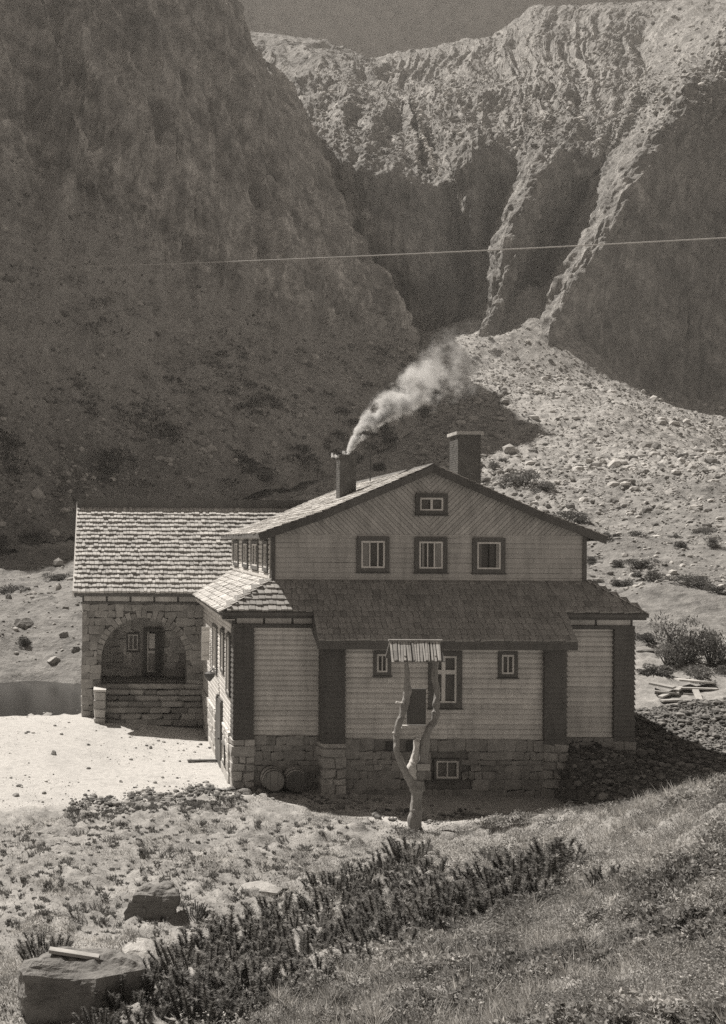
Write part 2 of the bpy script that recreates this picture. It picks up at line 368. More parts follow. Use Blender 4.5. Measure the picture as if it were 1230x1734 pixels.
def mountain(name, rows, nu, nv, disp, mat, blocky=1.0):
    G = spun(rows, nu, nv); N = normals(G); v = np.linspace(0, len(rows)-1, nv)[:, None]*np.ones((1, nu)); u = np.linspace(0, len(rows[0])-1, nu)[None]*np.ones((nv, 1))
    G = G + N*disp(G, N, u, v)[..., None]
    N = normals(G)                                              # a second, finer round breaks the faces into blocks
    x, y, z = G[..., 0], G[..., 1], G[..., 2]; wx2, wz2 = x + fbm(x*.15, y*.15, z*.15, 2, .5, 70)*2, z + fbm(x*.15, y*.15, z*.15, 2, .5, 71)*2
    d1, d2 = cellular(wx2*0.17, y*0.17, (wz2 + x*0.35)*0.10, 60); e1, e2 = cellular(x*0.45, y*0.45, (z - x*0.3)*0.28, 63)
    bl = blocky if np.isscalar(blocky) else blocky(v)
    G = G + N*(bl*((d2-d1)*2.2 - 0.9 + np.minimum(e2-e1, .5)*0.9) + fbm(x*0.9, y*0.9, z*0.9, 2, 0.6, 79)*0.22)[..., None]
    tag(link(name, np_mesh(name, G.reshape(-1, 3), grid_faces(nu, nv), False), mat), kind='structure')
    fattr(bpy.data.objects[name].data, 'row', v.ravel()); return G
def rock_mat(name, v, grassy, veg):
    """cracked rock with turf on its ledges; veg: height below which dwarf pine and moss darken the ground"""
    t = NT(name)
    n1 = t.noise(t.pos((1, 1, 0.8)), 0.06, 9, 0.7); n2 = t.noise(t.pos((1, 1, 0.6)), 0.5, 9, 0.75); n3 = t.noise(t.pos(), 2.2, 6, 0.75)
    c = t.ramp(n2, [(0.32, g(v*0.40)), (0.5, g(v)), (0.68, g(v*1.7))])
    c = t.mix(0.5, c, t.ramp(n3, [(0.32, g(v*0.45)), (0.5, g(v)), (0.68, g(v*1.6))]))
    ns = t.noise(t.pos((1, 1, 0.16)), 0.35, 8, 0.7); c = t.mix(1.0, c, t.ramp(ns, [(0.32, 0.55), (0.5, 1.0), (0.66, 1.45)]), 'MULTIPLY')   # water streaks down the walls
    nd = t.noise(t.pos((0.12, 0.5, 1.0), rot=(0, math.radians(-32), 0)), 0.22, 8, 0.68); c = t.mix(1.0, c, t.ramp(nd, [(0.34, 0.6), (0.5, 1.0), (0.66, 1.35)]), 'MULTIPLY')   # slanting strata
    nb = t.noise(t.pos((0.5, 0.5, 1.0)), 0.16, 6, 0.65); c = t.mix(t.ramp(nb, [(0.36, 0.6), (0.44, 0.0)]), c, g(v*0.42))                          # ledges
    sep = t.n.new('ShaderNodeSeparateXYZ'); t.l(t.tc.outputs['Normal'], sep.inputs[0])
    up = t.math('ADD', sep.outputs[2], t.math('MULTIPLY', t.math('SUBTRACT', n1, 0.5), 1.6))
    c = t.mix(t.ramp(up, [(0.55, 0.0), (0.75, grassy)]), c, t.ramp(n3, [(0.3, g(v*0.5)), (0.7, g(v*1.1))]))
    c = t.mix(t.ramp(n1, [(0.38, 0.5), (0.5, 0.0)]), c, g(v*0.45))
    if veg > 0:
        row = t.attr('row'); tn = t.noise(t.pos((0.35, 0.35, 0.35)), 0.5, 8, 0.7); kf = t.math('ADD', row, t.math('MULTIPLY', t.math('SUBTRACT', n1, 0.5), 1.2))
        c = t.mix(t.ramp(t.math('DIVIDE', kf, 7.0), [(0.285, 0.85), (0.315, 0.0)]), c, t.mix(0.5, t.ramp(tn, [(0.34, g(0.16)), (0.5, g(0.44)), (0.66, g(0.62))]), t.ramp(n3, [(0.32, g(0.18)), (0.68, g(0.75))])))
        sp = t.n.new('ShaderNodeSeparateXYZ'); t.l(t.tc.outputs['Position'], sp.inputs[0])
        hz = t.math('ADD', t.math('DIVIDE', sp.outputs[2], veg), t.math('MULTIPLY', t.math('SUBTRACT', n1, 0.5), 2.2))
        c = t.mix(t.ramp(hz, [(0.25, 0.75), (0.85, 0.0)]), c, t.ramp(n3, [(0.35, g(0.11)), (0.65, g(0.27))]))
    t.color(c); t.bump(t.math('ADD', n2, t.math('MULTIPLY', n3, 0.5)), 0.9, 0.9); t.rough(0.95); return t.m
M['rock'] = rock_mat('mountain_rock', 0.52, 0.5, 26.0); M['rock_lit'] = rock_mat('slab_rock', 0.33, 0.75, 0.0)

L_rows = [
 [(-1500,1010,58),(-900,1000,60),(-540,990,68),(-200,975,84),(0,955,92),(150,905,104),(300,865,117),(450,835,132),(600,790,150),(715,715,182),(752,650,215)],
 [(-1500,800,78),(-900,790,82),(-540,780,90),(-200,765,104),(0,740,116),(150,715,127),(300,690,139),(450,670,153),(600,640,174),(692,612,205),(738,615,238)],
 [(-1500,250,108),(-900,270,112),(-540,290,119),(-200,320,134),(0,345,146),(150,390,156),(300,470,166),(430,535,176),(560,560,192),(650,560,222),(730,605,250)],
 [(-1500,-100,125),(-900,-80,128),(-540,-50,134),(-200,50,150),(0,110,161),(150,185,170),(285,280,179),(405,350,188),(530,410,204),(608,468,236),(690,595,256)],
 [(-1500,-500,138),(-900,-420,139),(-550,-330,146),(-210,-190,167),(0,-90,181),(145,-10,189),(270,80,196),(345,140,204),(450,225,222),(543,338,256),(640,535,280)],
 [(-1500,-800,150),(-900,-720,150),(-575,-600,156),(-230,-430,184),(-10,-315,204),(120,-240,212),(240,-180,215),(322,-90,222),(398,48,248),(490,185,280),(592,455,300)],
 [(-1500,-600,190),(-900,-500,190),(-560,-330,195),(-200,-150,225),(0,-50,245),(130,10,252),(240,60,258),(330,110,262),(400,200,275),(500,270,300),(580,330,370)],
 [(-1500,-100,260),(-900,-100,260),(-500,0,265),(-200,100,290),(0,180,310),(130,220,315),(230,260,320),(310,300,325),(380,330,340),(460,360,380),(540,380,440)]]
def L_disp(G, N, u, v):
    cl = sstep(1.6, 2.5, v); x, y, z = G[..., 0], G[..., 1], G[..., 2]; w = fbm(x*0.02, y*0.02, z*0.02, 3, 0.5, 4)*0.5
    big = ridged((u+w)*1.5, v*0.35, 0, 3, 0.5, 5)*2.6 + ridged((u+w)*4.5 - v*0.6, v*0.9, 0, 3, 0.55, 6)*1.1 + fbm(x*0.09, y*0.09, z*0.07, 4, 0.55, 8)*1.4
    tal = fbm(x*0.05, y*0.05, z*0.05, 4, 0.5, 12)*1.3 + np.abs(fbm(x*0.4, y*0.4, z*0.4, 3, 0.6, 14))*0.5 + ridged((u+w)*2.2 + v*0.8, v*0.25, 0, 2, 0.5, 7)*0.7
    return big*cl + tal*(1-cl)
GL = mountain('left_mountain', L_rows, 450, 450, L_disp, M['rock'], lambda v: 0.25 + 0.3*sstep(1.6, 2.6, v))

def col(*p): return list(p)
# columns of the headwall, bottom to top: below, base, low cliff, mid cliff, lip, shelf, upper slope, top, beyond
B_cols = [
 col((420,760,272),(500,600,273),(500,480,273),(490,340,273),(480,240,275),(470,185,318),(440,110,390),(400,60,450),(395,60,520)),
 col((600,640,271),(650,545,272),(625,430,271),(600,350,271),(580,268,273),(575,205,312),(565,140,370),(560,84,430),(560,90,520)),
 col((700,600,271),(735,520,272),(715,410,271),(700,350,271),(690,290,273),(675,230,316),(655,165,375),(632,104,440),(630,110,520)),
 col((770,590,276),(805,485,279),(780,405,279),(768,350,279),(745,304,282),(715,240,322),(700,165,380),(700,95,445),(700,100,520)),
 col((790,590,271),(822,480,270),(805,390,269),(795,320,269),(792,252,271),(790,210,312),(775,145,375),(765,84,445),(765,92,520)),
 col((785,590,274),(818,475,276),(832,395,277),(854,325,278),(872,266,281),(880,210,318),(860,140,380),(842,64,445),(842,74,520)),
 col((815,590,240),(848,480,246),(868,395,250),(900,325,254),(925,262,262),(925,205,305),(915,130,380),(900,24,450),(900,40,520)),
 col((880,590,272),(910,455,271),(950,370,271),(975,320,271),(1000,266,273),(1010,205,316),(1000,120,380),(985,15,450),(985,30,520)),
 col((885,600,270),(912,490,271),(964,385,272),(1002,310,274),(1046,252,279),(1095,184,320),(1100,110,382),(1100,10,450),(1100,20,520)),
 col((920,610,232),(950,500,236),(1012,390,239),(1055,315,242),(1105,240,246),(1155,170,254),(1200,90,290),(1240,10,390),(1240,-10,480)),
 col((1010,680,246),(1030,600,247),(1085,470,248),(1120,370,249),(1165,270,252),(1225,170,257),(1280,70,285),(1320,-30,380),(1330,-60,480)),
 col((1130,720,258),(1140,630,259),(1165,500,259),(1190,390,259),(1230,270,260),(1290,160,263),(1350,40,285),(1400,-80,370),(1400,-120,480)),
 col((1260,760,262),(1260,670,263),(1275,530,264),(1290,400,264),(1330,270,265),(1390,140,269),(1450,0,290),(1500,-130,360),(1500,-200,480)),
 col((1600,800,268),(1600,680,269),(1600,530,270),(1600,390,271),(1640,240,273),(1700,100,278),(1750,-60,300),(1800,-200,350),(1800,-260,480)),
]
B_rows = [[c[r] for c in B_cols] for r in range(9)]
def B_disp(G, N, u, v):
    x, y, z = G[..., 0], G[..., 1], G[..., 2]; up = sstep(4.0, 5.0, v); w = fbm(x*0.025, y*0.025, z*0.025, 3, 0.5, 14)*0.35
    cl = ridged((u+w)*2.4, v*0.3, 0, 3, 0.5, 15)*1.0 + ridged((u+w)*7.0, v*0.9, 0, 2, 0.5, 16)*0.45 + fbm(x*0.12, y*0.12, z*0.09, 4, 0.55, 18)*0.7
    sl = ridged((u+w)*1.6, v*0.8, 0, 3, 0.5, 25)*2.1 + ridged((u+w)*5.0 + v*0.7, v*1.6, 0, 3, 0.55, 26)*1.0 + fbm(x*0.10, y*0.10, z*0.10, 4, 0.6, 28)*1.2
    return (cl*(1-up) + sl*up)*(1 - 0.4*sstep(5.8, 7, v))
GB = mountain('rock_headwall', B_rows, 580, 450, B_disp, M['rock_lit'], lambda v: 0.8 - 0.58*sstep(4.2, 5.4, v))

F_rows = [[(-400,400,560),(200,300,560),(500,220,560),(750,200,560),(1000,160,560),(1300,120,560),(1800,100,560)],
          [(-400,-100,575),(200,-60,575),(500,-40,578),(750,20,580),(1000,-80,582),(1300,-120,584),(1800,-150,586)],
          [(-400,-350,590),(200,-300,590),(500,-260,592),(750,-220,594),(1000,-260,596),(1300,-300,600),(1800,-350,604)]]
mountain('far_ridge', F_rows, 160, 110, lambda G, N, u, v: ridged(G[..., 0]*0.012, G[..., 1]*0.012, G[..., 2]*0.012, 5, 0.55, 35)*4, M['rock'])

# ------------------------------------------------------------------ mountain air
def haze():
    m = bpy.data.materials.new('mountain_air'); m.use_nodes = True; n = m.node_tree.nodes; n.clear()
    o = n.new('ShaderNodeOutputMaterial'); v = n.new('ShaderNodeVolumePrincipled'); v.inputs['Color'].default_value = g(0.9); v.inputs['Density'].default_value = 0.00027
    v.inputs['Anisotropy'].default_value = 0.2; m.node_tree.links.new(v.outputs[0], o.inputs['Volume'])
    try: m.cycles.homogeneous_volume = True
    except Exception: pass
    tag(link('haze', MB().box(-400, 900, -20, 760, -3, 520).mesh('haze'), m), 'thin bright haze hanging in the mountain air', 'haze', kind='stuff')
haze()

# ------------------------------------------------------------------ the mountain hut
hut = thing('mountain_hut', (9.9, 31.5, 0.4), 'two-storey boarded mountain hut with shingled roofs and a stone arched side wing', 'hut')
XL, XR = 3.76, 16.0            # outer faces of the ground floor
YF, YB = 31.5, 30.98 + 0.05    # corner wall plane and bay wall plane
YU = 32.2; UL, UR = 5.01, 14.91
YW = 41.7; WL = -1.2           # wing
YE = 42.6                      # rear of the upper block

def shingles(name, parent, O, U, V, inside, course=0.24, width=0.19, thick=0.035, seed=1, over=0.35, mat=None):
    """wedge-shaped shingles laid in courses on the plane O + u*U + v*V (unit vectors U along the eave, V upslope)"""
    r = random.Random(seed); O, U, V = Vector(O), Vector(U).normalized(), Vector(V).normalized(); N = U.cross(V)
    if N.z < 0: N = -N
    umin, umax, vmax = inside['u0'], inside['u1'], inside['v']; verts = []; faces = []; rnd = []
    v = -0.04; k = 0
    while v < vmax:
        f = inside['f'](v + course*0.5)
        if f is None: v += course; continue
        a, b = f; u = a - r.random()*width*0.5
        cv = r.uniform(-0.12, 0.12)
        while u < b:
            w = width*r.uniform(0.75, 1.3); u0 = max(u, a); u1 = min(u + w - 0.012, b)
            if u1 - u0 > 0.03:
                d = r.uniform(-0.022, 0.022); L = course*1.9; t = thick*r.uniform(0.75, 1.25); li = r.uniform(0, 0.012)
                v1 = min(v+L, vmax+0.02)
                pts = [(u0, v+d, 0.012), (u1, v+d, 0.012), (u1, v1, 0.0), (u0, v1, 0.0), (u0, v+d, 0.012+t+li), (u1, v+d, 0.012+t+r.uniform(0, 0.012)), (u1, v1, 0.012), (u0, v1, 0.012)]
                n = len(verts)
                for p in pts: verts.append(tuple(O + U*p[0] + V*p[1] + N*p[2]))
                faces += [(n+4,n+5,n+6,n+7),(n,n+1,n+5,n+4),(n+1,n+2,n+6,n+5),(n+3,n,n+4,n+7)]
                q = min(max(r.gauss(0.5, 0.2) + cv, 0), 1); rnd += [q]*8
            u += w
        v += course; k += 1
    m = bpy.data.meshes.new(name); m.from_pydata(verts, [], faces); m.update(); fattr(m, 'rnd', rnd)
    bm_ = bmesh.new(); bm_.from_mesh(m); bmesh.ops.recalc_face_normals(bm_, faces=bm_.faces); bm_.to_mesh(m); bm_.free()
    return tag(link(name, m, mat or M['shingle'], parent), kind='stuff')

# --- shared plank and stone meshes
def plank_mesh(h, t=0.040):
    mb = MB(); c = 0.05
    prof = [(0, 0.004), (-t, 0.006), (-t, h-c), (-t*0.25, h-0.002), (0, h-0.002)]
    mb.prism(prof, lambda y, z, x: (x, y, z), -0.5, 0.5); return mb.mesh('plank')
PH = 0.155
plank_m = plank_mesh(PH); plank_m.materials.append(M['board'])
plank_u = plank_mesh(PH, 0.010); plank_u.materials.append(M['board_up'])
plank_l = plank_mesh(PH); plank_l.materials.append(M['pale_board'])
def siding(parent, x0, x1, y, z0, z1, holes=(), mesh=plank_m, side=False, name='plank'):
    """horizontal boards over a wall, cut round its openings; side: the wall runs along y at x = y argument"""
    z = z0
    while z < z1 - 0.03:
        cuts = sorted((a, b) for a, b, c, d in holes if c < z + PH*0.6 and d > z + PH*0.4); segs = []; s = x0
        for a, b in cuts: segs.append((s, a)); s = b
        segs.append((s, x1))
        bits = []
        for a, b in segs:
            if b - a < 0.06: continue
            if b - a > 2.2:
                c = a + (b-a)*rng.uniform(0.25, 0.75); bits += [(a, c), (c, b)]
            else: bits.append((a, b))
        for a, b in bits:
            o = link(name, mesh, None, parent); hh = min(1.0, (z1 - z)/PH)
            o.scale = (b - a - 0.005, 1, hh); w = rng.uniform(-0.004, 0.004)
            if side: o.location = (y, (a+b)/2, z + w); o.rotation_euler = (0, 0, -math.pi/2)
            else: o.location = ((a+b)/2, y + rng.uniform(-0.003, 0.003), z + w); o.rotation_euler = (rng.uniform(-0.012, 0.012), rng.uniform(-0.0015, 0.0015), 0)
        z += PH
def stone_variant(i):
    r = random.Random(90+i); b = bmesh.new(); bmesh.ops.create_cube(b, size=1.0)
    for v in b.verts:
        v.co.x += r.uniform(-0.13, 0.11); v.co.z += r.uniform(-0.15, 0.13); v.co.y += r.uniform(-0.08, 0.08)
    bmesh.ops.bevel(b, geom=list(b.edges), offset=0.09, segments=1, affect='EDGES')
    m = bpy.data.meshes.new('stone'); b.to_mesh(m); b.free(); return m
def stone_set(mat):
    out = []
    for i in range(6): m = stone_variant(i); m.materials.append(mat); out.append(m)
    return out
M['foundation'] = stone('foundation_stone', 0.33, 0.5, 5, 0.18); ST_F = stone_set(M['foundation'])
ST_R, ST_L, ST_S = stone_set(M['stone']), stone_set(M['stone_light']), stone_set(M['step'])
def put_stone(parent, x, y, z, w, d, h, meshes, name='stone'):
    o = link(name, rng.choice(meshes), None, parent); o.location = (x, y, z); o.scale = (w, d, h); o.rotation_euler = (0, rng.uniform(-0.07, 0.07), 0); return o
def rubble(parent, x0, x1, y, z0, z1, hmin, hmax, wmin, wmax, meshes, xlim=None, holes=(), name='stone', gap=0.010):
    z = z0
    while z < z1 - 0.08:
        h = min(rng.uniform(hmin, hmax), z1 - z)
        if z1 - z - h < 0.1: h = z1 - z
        segs = [(x0, x1)] if xlim is None else xlim(z, z+h)
        for a, b in segs:
            x = a
            while x < b - 0.05:
                w = min(rng.uniform(wmin, wmax), b - x)
                if b - x - w < wmin*0.6: w = b - x
                hit = any(x + w > q[0] + 0.03 and x < q[1] - 0.03 and z + h > q[2] + 0.03 and z < q[3] - 0.03 for q in holes)
                if not hit: put_stone(parent, x + w/2, y + rng.uniform(-0.03, 0.02), z + h/2, w - gap, 0.16, h - gap, meshes, name)
                x += w
        z += h

def wx_(px, Y, py=915): return P(px, py, Y)[0]
def wz_(px, py, Y): return P(px, py, Y)[2]
def window(parent, x0, x1, z0, z1, y, trim=0.13, mull=(), trans=(), curtains=(), proud=0.07):
    """dark surround, white casement, dark pane, cloth behind the glass"""
    m = MB(); a, b, c, d = x0, x1, z0, z1; t = trim
    for q in ((a, b, d-t, d), (a, b, c, c+t), (a, a+t, c+t, d-t), (b-t, b, c+t, d-t)): m.box(q[0], q[1], y-proud, y+0.03, q[2], q[3])
    w = part('window', m, M['dark'], parent)
    m = MB().box(a-0.03, b+0.03, y-proud-0.04, y, c-0.03, c-0.002); part('sill', m, M['dark_h'], w)
    s = MB(); i0, i1, j0, j1 = a+t+0.002, b-t-0.002, c+t+0.002, d-t-0.002; e = 0.055; yy = y-proud+0.025
    for q in ((i0, i1, j1-e, j1), (i0, i1, j0, j0+e), (i0, i0+e, j0+e, j1-e), (i1-e, i1, j0+e, j1-e)): s.box(q[0], q[1], yy, y+0.01, q[2], q[3])
    for f, ww in mull: xm = i0 + (i1-i0)*f; s.box(xm-ww/2, xm+ww/2, yy-0.008, y+0.008, j0+e, j1-e)
    for f, ww in trans: zm = j0 + (j1-j0)*f; s.box(i0+e, i1-e, yy-0.004, y+0.009, zm-ww/2, zm+ww/2)
    part('sash', s, M['white'], w)
    p = MB().poly([(i0+e, y-0.02, j0+e), (i1-e, y-0.02, j0+e), (i1-e, y-0.02, j1-e), (i0+e, y-0.02, j1-e)]); part('pane', p, M['glass'], w)
    for f0, f1 in curtains:
        xa, xb = i0+(i1-i0)*f0, i0+(i1-i0)*f1; n = 7; k = MB()
        for j in range(n):
            u0, u1 = xa+(xb-xa)*j/n, xa+(xb-xa)*(j+1)/n; h0, h1 = (0.0, 0.008) if j % 2 else (0.008, 0.0)
            k.poly([(u0, y-0.034+h0, j0+e), (u1, y-0.034+h1, j0+e), (u1, y-0.034+h1, j1-e), (u0, y-0.034+h0, j1-e)])
        part('curtain', k, M['curtain'], w)
    return w

# --- ground floor, corner walls
def pwin(parent, pxa, pxb, pya, pyb, Y, **k):
    a = P(pxa, pyb, Y); b = P(pxb, pya, Y); return window(parent, a[0], b[0], a[2], b[2], Y, **k), (a[0], b[0], a[2], b[2])
ZB = 2.03                       # top of the rubble base
BAYL, BAYR = 6.42, 13.66
gf = part('ground_floor_wall', MB().box(XL+0.04, XR-0.04, YF, 42.4, 0.1, 5.62), M['backing'], hut)
siding(gf, XL+0.5, BAYL+0.02, YF-0.002, ZB, 5.36); siding(gf, BAYR-0.02, XR-0.5, YF-0.002, ZB, 5.36)
bay = part('bay_wall', MB().box(BAYL, BAYR, YB, YF-0.01, 0.1, 5.35), M['backing'], hut)
holes = []
for q in ((632, 662, 1102, 1144), (843, 876, 1103, 1147)):
    w_, h_ = pwin(hut, *q, YB-0.02, trim=0.10, mull=((0.5, 0.03),)); holes.append(h_)
# tall casement door-window
wd, hd = pwin(hut, 725, 782, 1102, 1199, YB-0.02, trim=0.16, mull=((0.42, 0.11),), trans=((0.66, 0.13),), curtains=()); holes.append(hd)
siding(bay, BAYL+0.55, BAYR-0.5, YB-0.002, ZB, 5.30, holes)
# rubble base
rb = part('foundation_wall', MB().box(XL+0.02, BAYL+0.1, YF-0.03, YF+0.3, 0.0, ZB).box(BAYR-0.1, XR-0.02, YF-0.03, YF+0.3, 0.0, ZB).box(BAYL-0.05, BAYR+0.05, YB-0.03, YF-0.01, 0.0, ZB), M['mortar'], hut)
bwin = (wx_(735, YB), wx_(780, YB), wz_(757, 1320, YB), wz_(757, 1283, YB))
vents = [(wx_(a, YB), wx_(b, YB), wz_(a, d, YB), wz_(a, c, YB)) for a, b, c, d in ((655, 670, 1255, 1270), (690, 704, 1254, 1272))]
rubble(rb, XL+0.55, BAYL-0.02, YF-0.06, 0.32, ZB, 0.14, 0.30, 0.15, 0.5, ST_F)
rubble(rb, BAYL+0.6, BAYR-0.6, YB-0.06, 0.25, ZB, 0.14, 0.32, 0.16, 0.55, ST_F, holes=[bwin]+vents)
rubble(rb, BAYR+0.1, XR-0.6, YF-0.06, 1.2, ZB, 0.14, 0.30, 0.22, 0.5, ST_F)
bw_ = window(hut, bwin[0], bwin[1], bwin[2], bwin[3], YB-0.1, trim=0.06, mull=((0.5, 0.03),))
for v_ in vents: bx('vent', M['iron'], hut, v_[0], v_[1], YB-0.09, YB-0.03, v_[2], v_[3])
# pillars on dressed stone bases
def pillar(x0, x1, y0, y1, ztop, zb, name='pillar'):
    p = part(name, MB().box(x0, x1, y0, y1, zb-0.05, ztop), M['dark'], hut)
    w = 0.10; z = zb + 0.01; m = MB()                      # shingle cladding courses
    while z < ztop - 0.05:
        h = min(0.155, ztop - z)
        m.hexa([(x0-0.045, y0-0.045, z), (x1+0.045, y0-0.045, z), (x1+0.045, y1, z), (x0-0.045, y1, z), (x0-0.008, y0-0.008, z+h-0.002), (x1+0.008, y0-0.008, z+h-0.002), (x1+0.008, y1, z+h-0.002), (x0-0.008, y1, z+h-0.002)])
        z += h
    part('cladding', m, M['dark'], p)
    b = part('pillar_base', MB().box(x0-0.02, x1+0.02, y0-0.03, y1, -0.1, zb-0.03), M['mortar'], hut)
    z = 0.05
    while z < zb - 0.05:
        h = min(rng.uniform(0.2, 0.34), zb - z)
        if zb - z - h < 0.12: h = zb - z
        n = rng.choice((1, 2, 2, 3)); cuts = sorted([0, 1] + [k/n + rng.uniform(-0.1, 0.1) for k in range(1, n)]); W = x1 - x0 + 0.12
        for k in range(n):
            a, c = x0-0.06+W*cuts[k], x0-0.06+W*cuts[k+1]
            put_stone(b, (a+c)/2, y0+0.24, z+h/2, c-a-0.016, 0.64, h-0.014, ST_L, 'base_stone')
        z += h
pillar(XL, wx_(430, YF-0.14), YF-0.14, YF+0.45, 5.36, 1.94)
pillar(wx_(1043, YF-0.14), XR, YF-0.14, YF+0.45, 5.36, 1.94)
pillar(wx_(549, YB-0.15), wx_(585, YB-0.15), YB-0.15, YB+0.4, 5.28, 1.92)
pillar(wx_(925, YB-0.15), wx_(960, YB-0.15), YB-0.15, YB+0.4, 5.28, 1.92)
# beams and white frieze panels under the eaves
bx('beam', M['dark_h'], hut, XL-0.02, BAYL+0.3, YF-0.17, YF+0.02, 5.362, 5.46); bx('beam', M['dark_h'], hut, BAYR-0.3, XR+0.02, YF-0.17, YF+0.02, 5.362, 5.46)
fr = part('frieze', MB().box(XL, BAYL+0.3, YF-0.06, YF, 5.462, 5.74).box(BAYR-0.3, XR, YF-0.06, YF, 5.462, 5.74), M['dark_h'], hut)
def frieze_panels(x0, x1, n, y, z0, z1, gapw=0.07):
    w = (x1-x0)/n
    for i in range(n): bx('frieze_panel', M['frieze'], fr, x0+i*w+gapw/2, x0+(i+1)*w-gapw/2, y-0.025, y, z0, z1)
frieze_panels(XL+0.05, BAYL, 3, YF-0.062, 5.47, 5.71); frieze_panels(BAYR+0.1, XR-0.05, 2, YF-0.062, 5.47, 5.71)
bx('beam', M['dark_h'], hut, BAYL-0.25, BAYR+0.2, YB-0.2, YB+0.05, 5.285, 5.44)

# --- side wall towards the yard (faces left)
sw = part('side_wall', MB().box(XL-0.02, XL+0.03, YF+0.46, YW, 0.0, ZB-0.3).box(XL, XL+0.03, YF+0.46, YW, ZB-0.3, 5.6), M['mortar'], hut)
side_holes = [(31.98, 32.95, 3.10, 5.05), (33.7, 34.7, 3.60, 5.05), (35.9, 37.5, 3.30, 5.0), (34.1, 35.7, 0.3, 2.7)]
siding(sw, YF+0.46, YW-0.05, XL-0.001, ZB, 5.42, side_holes, plank_l, side=True, name='side_plank')
M['limewash'] = stone('limewashed_stone', 0.55, 0.2, 7, 0.2); ST_W = stone_set(M['limewash'])
z = 0.15
while z < ZB-0.12:
    h = min(rng.uniform(0.22, 0.36), ZB-z); y = YF+0.46
    while y < YW-0.1:
        w = rng.uniform(0.3, 0.6); w = min(w, YW-0.05-y)
        if not (y+w > 34.05 and y < 35.75) and w > 0.1:
            o = put_stone(sw, XL-0.03, y+w/2, z+h/2, 0.16, w-0.02, h-0.02, ST_W)
        y += w
    z += h
def side_window(y0, y1, z0, z1, x, parent=hut, trim=0.1, n=2):
    m = MB(); t = trim
    for q in ((y0, y1, z1-t, z1), (y0, y1, z0, z0+t), (y0, y0+t, z0+t, z1-t), (y1-t, y1, z0+t, z1-t)): m.box(x-0.07, x+0.03, q[0], q[1], q[2], q[3])
    w = part('window', m, M['dark'], parent); s = MB(); a, b, c, d = y0+t+.002, y1-t-.002, z0+t+.002, z1-t-.002; e = 0.05
    for q in ((a, b, d-e, d), (a, b, c, c+e), (a, a+e, c+e, d-e), (b-e, b, c+e, d-e)): s.box(x-0.045, x+0.01, q[0], q[1], q[2], q[3])
    for k in range(1, n): ym = a+(b-a)*k/n; s.box(x-0.05, x+0.008, ym-0.03, ym+0.03, c+e, d-e)
    part('sash', s, M['white'], w)
    part('pane', MB().poly([(x-0.02, a+e, c+e), (x-0.02, b-e, c+e), (x-0.02, b-e, d-e), (x-0.02, a+e, d-e)]), M['glass'], w); return w
for q in side_holes[:3]: side_window(*q, XL-0.02)
side_window(32.6, 33.4, 0.85, 1.5, XL-0.1, trim=0.05, n=1)
d_ = bx('door', M['dark'], hut, XL-0.10, XL-0.02, 34.12, 35.68, 0.35, 2.68)
for k in range(6): bx('door_board', M['dark'], d_, XL-0.125, XL-0.101, 34.16+k*0.252, 34.40+k*0.252, 0.4, 2.62)
bx('door_handle', M['iron'], d_, XL-0.19, XL-0.126, 34.3, 34.42, 1.35, 1.4)
sh_ = part('shutter', MB().box(XL-0.36, XL-0.06, 38.6, 38.65, 3.5, 4.75), M['pale_board'], hut)
for k in range(3): bx('shutter_batten', M['pale_board'], sh_, XL-0.34, XL-0.08, 38.575, 38.598, 3.6+0.47*k, 3.68+0.47*k)
lm = part('wall_lamp', MB().tube([(XL, 35.6, 3.5), (XL-0.22, 35.6, 3.56), (XL-0.34, 35.6, 3.44)], 0.02, 6), M['iron'], hut)
m = MB().tube([(XL-0.34, 35.6, 3.46), (XL-0.34, 35.6, 3.40), (XL-0.34, 35.6, 3.28), (XL-0.34, 35.6, 3.12)], [0.04, 0.19, 0.17, 0.03], 10); part('lamp_shade', m, M['iron'], lm)
bx('beam', M['dark_h'], hut, XL-0.05, XL+0.03, YF+0.03, YW-0.06, 5.43, 5.62)

# --- upper storey
ub = part('upper_wall', MB().box(UL+0.03, UR-0.03, YU, YE, 5.9, 8.22), M['backing'], hut)
uh = []
for q in ((604, 659, 909, 969), (702, 757, 910, 970), (800, 855, 911, 971)):
    k = len(uh); w_, h_ = pwin(hut, *q, YU-0.02, trim=0.13, mull=(((0.36, 0.035), (0.70, 0.035)), ((0.36, 0.03), (0.64, 0.035)), ((0.5, 0.0),))[k],
        curtains=(((0.08, 0.34),), ((0.12, 0.22), (0.68, 0.92)), ((0.08, 0.2), (0.8, 0.92)))[k]); uh.append(h_)
siding(ub, UL+0.1, UR-0.1, YU-0.002, 6.72, 8.19, uh, plank_u, name='upper_plank')
for x in (UL, UR-0.12): bx('corner_board', M['dark'], hut, x, x+0.12, YU-0.05, YU+0.10, 6.5, 8.25)
us = part('upper_side_wall', MB().box(UL, UL+0.028, YU+0.101, YE, 5.9, 8.2), M['backing'], hut)
shol = [(40.1, 41.7, 7.02, 8.02), (37.3, 38.8, 7.02, 8.02), (34.7, 36.4, 7.02, 8.02), (32.55, 33.6, 7.02, 8.02)]
siding(us, YU+0.11, YE, UL-0.001, 6.2, 8.15, shol, plank_l, side=True, name='side_plank')
for q in shol: side_window(*q, UL-0.02, trim=0.12)

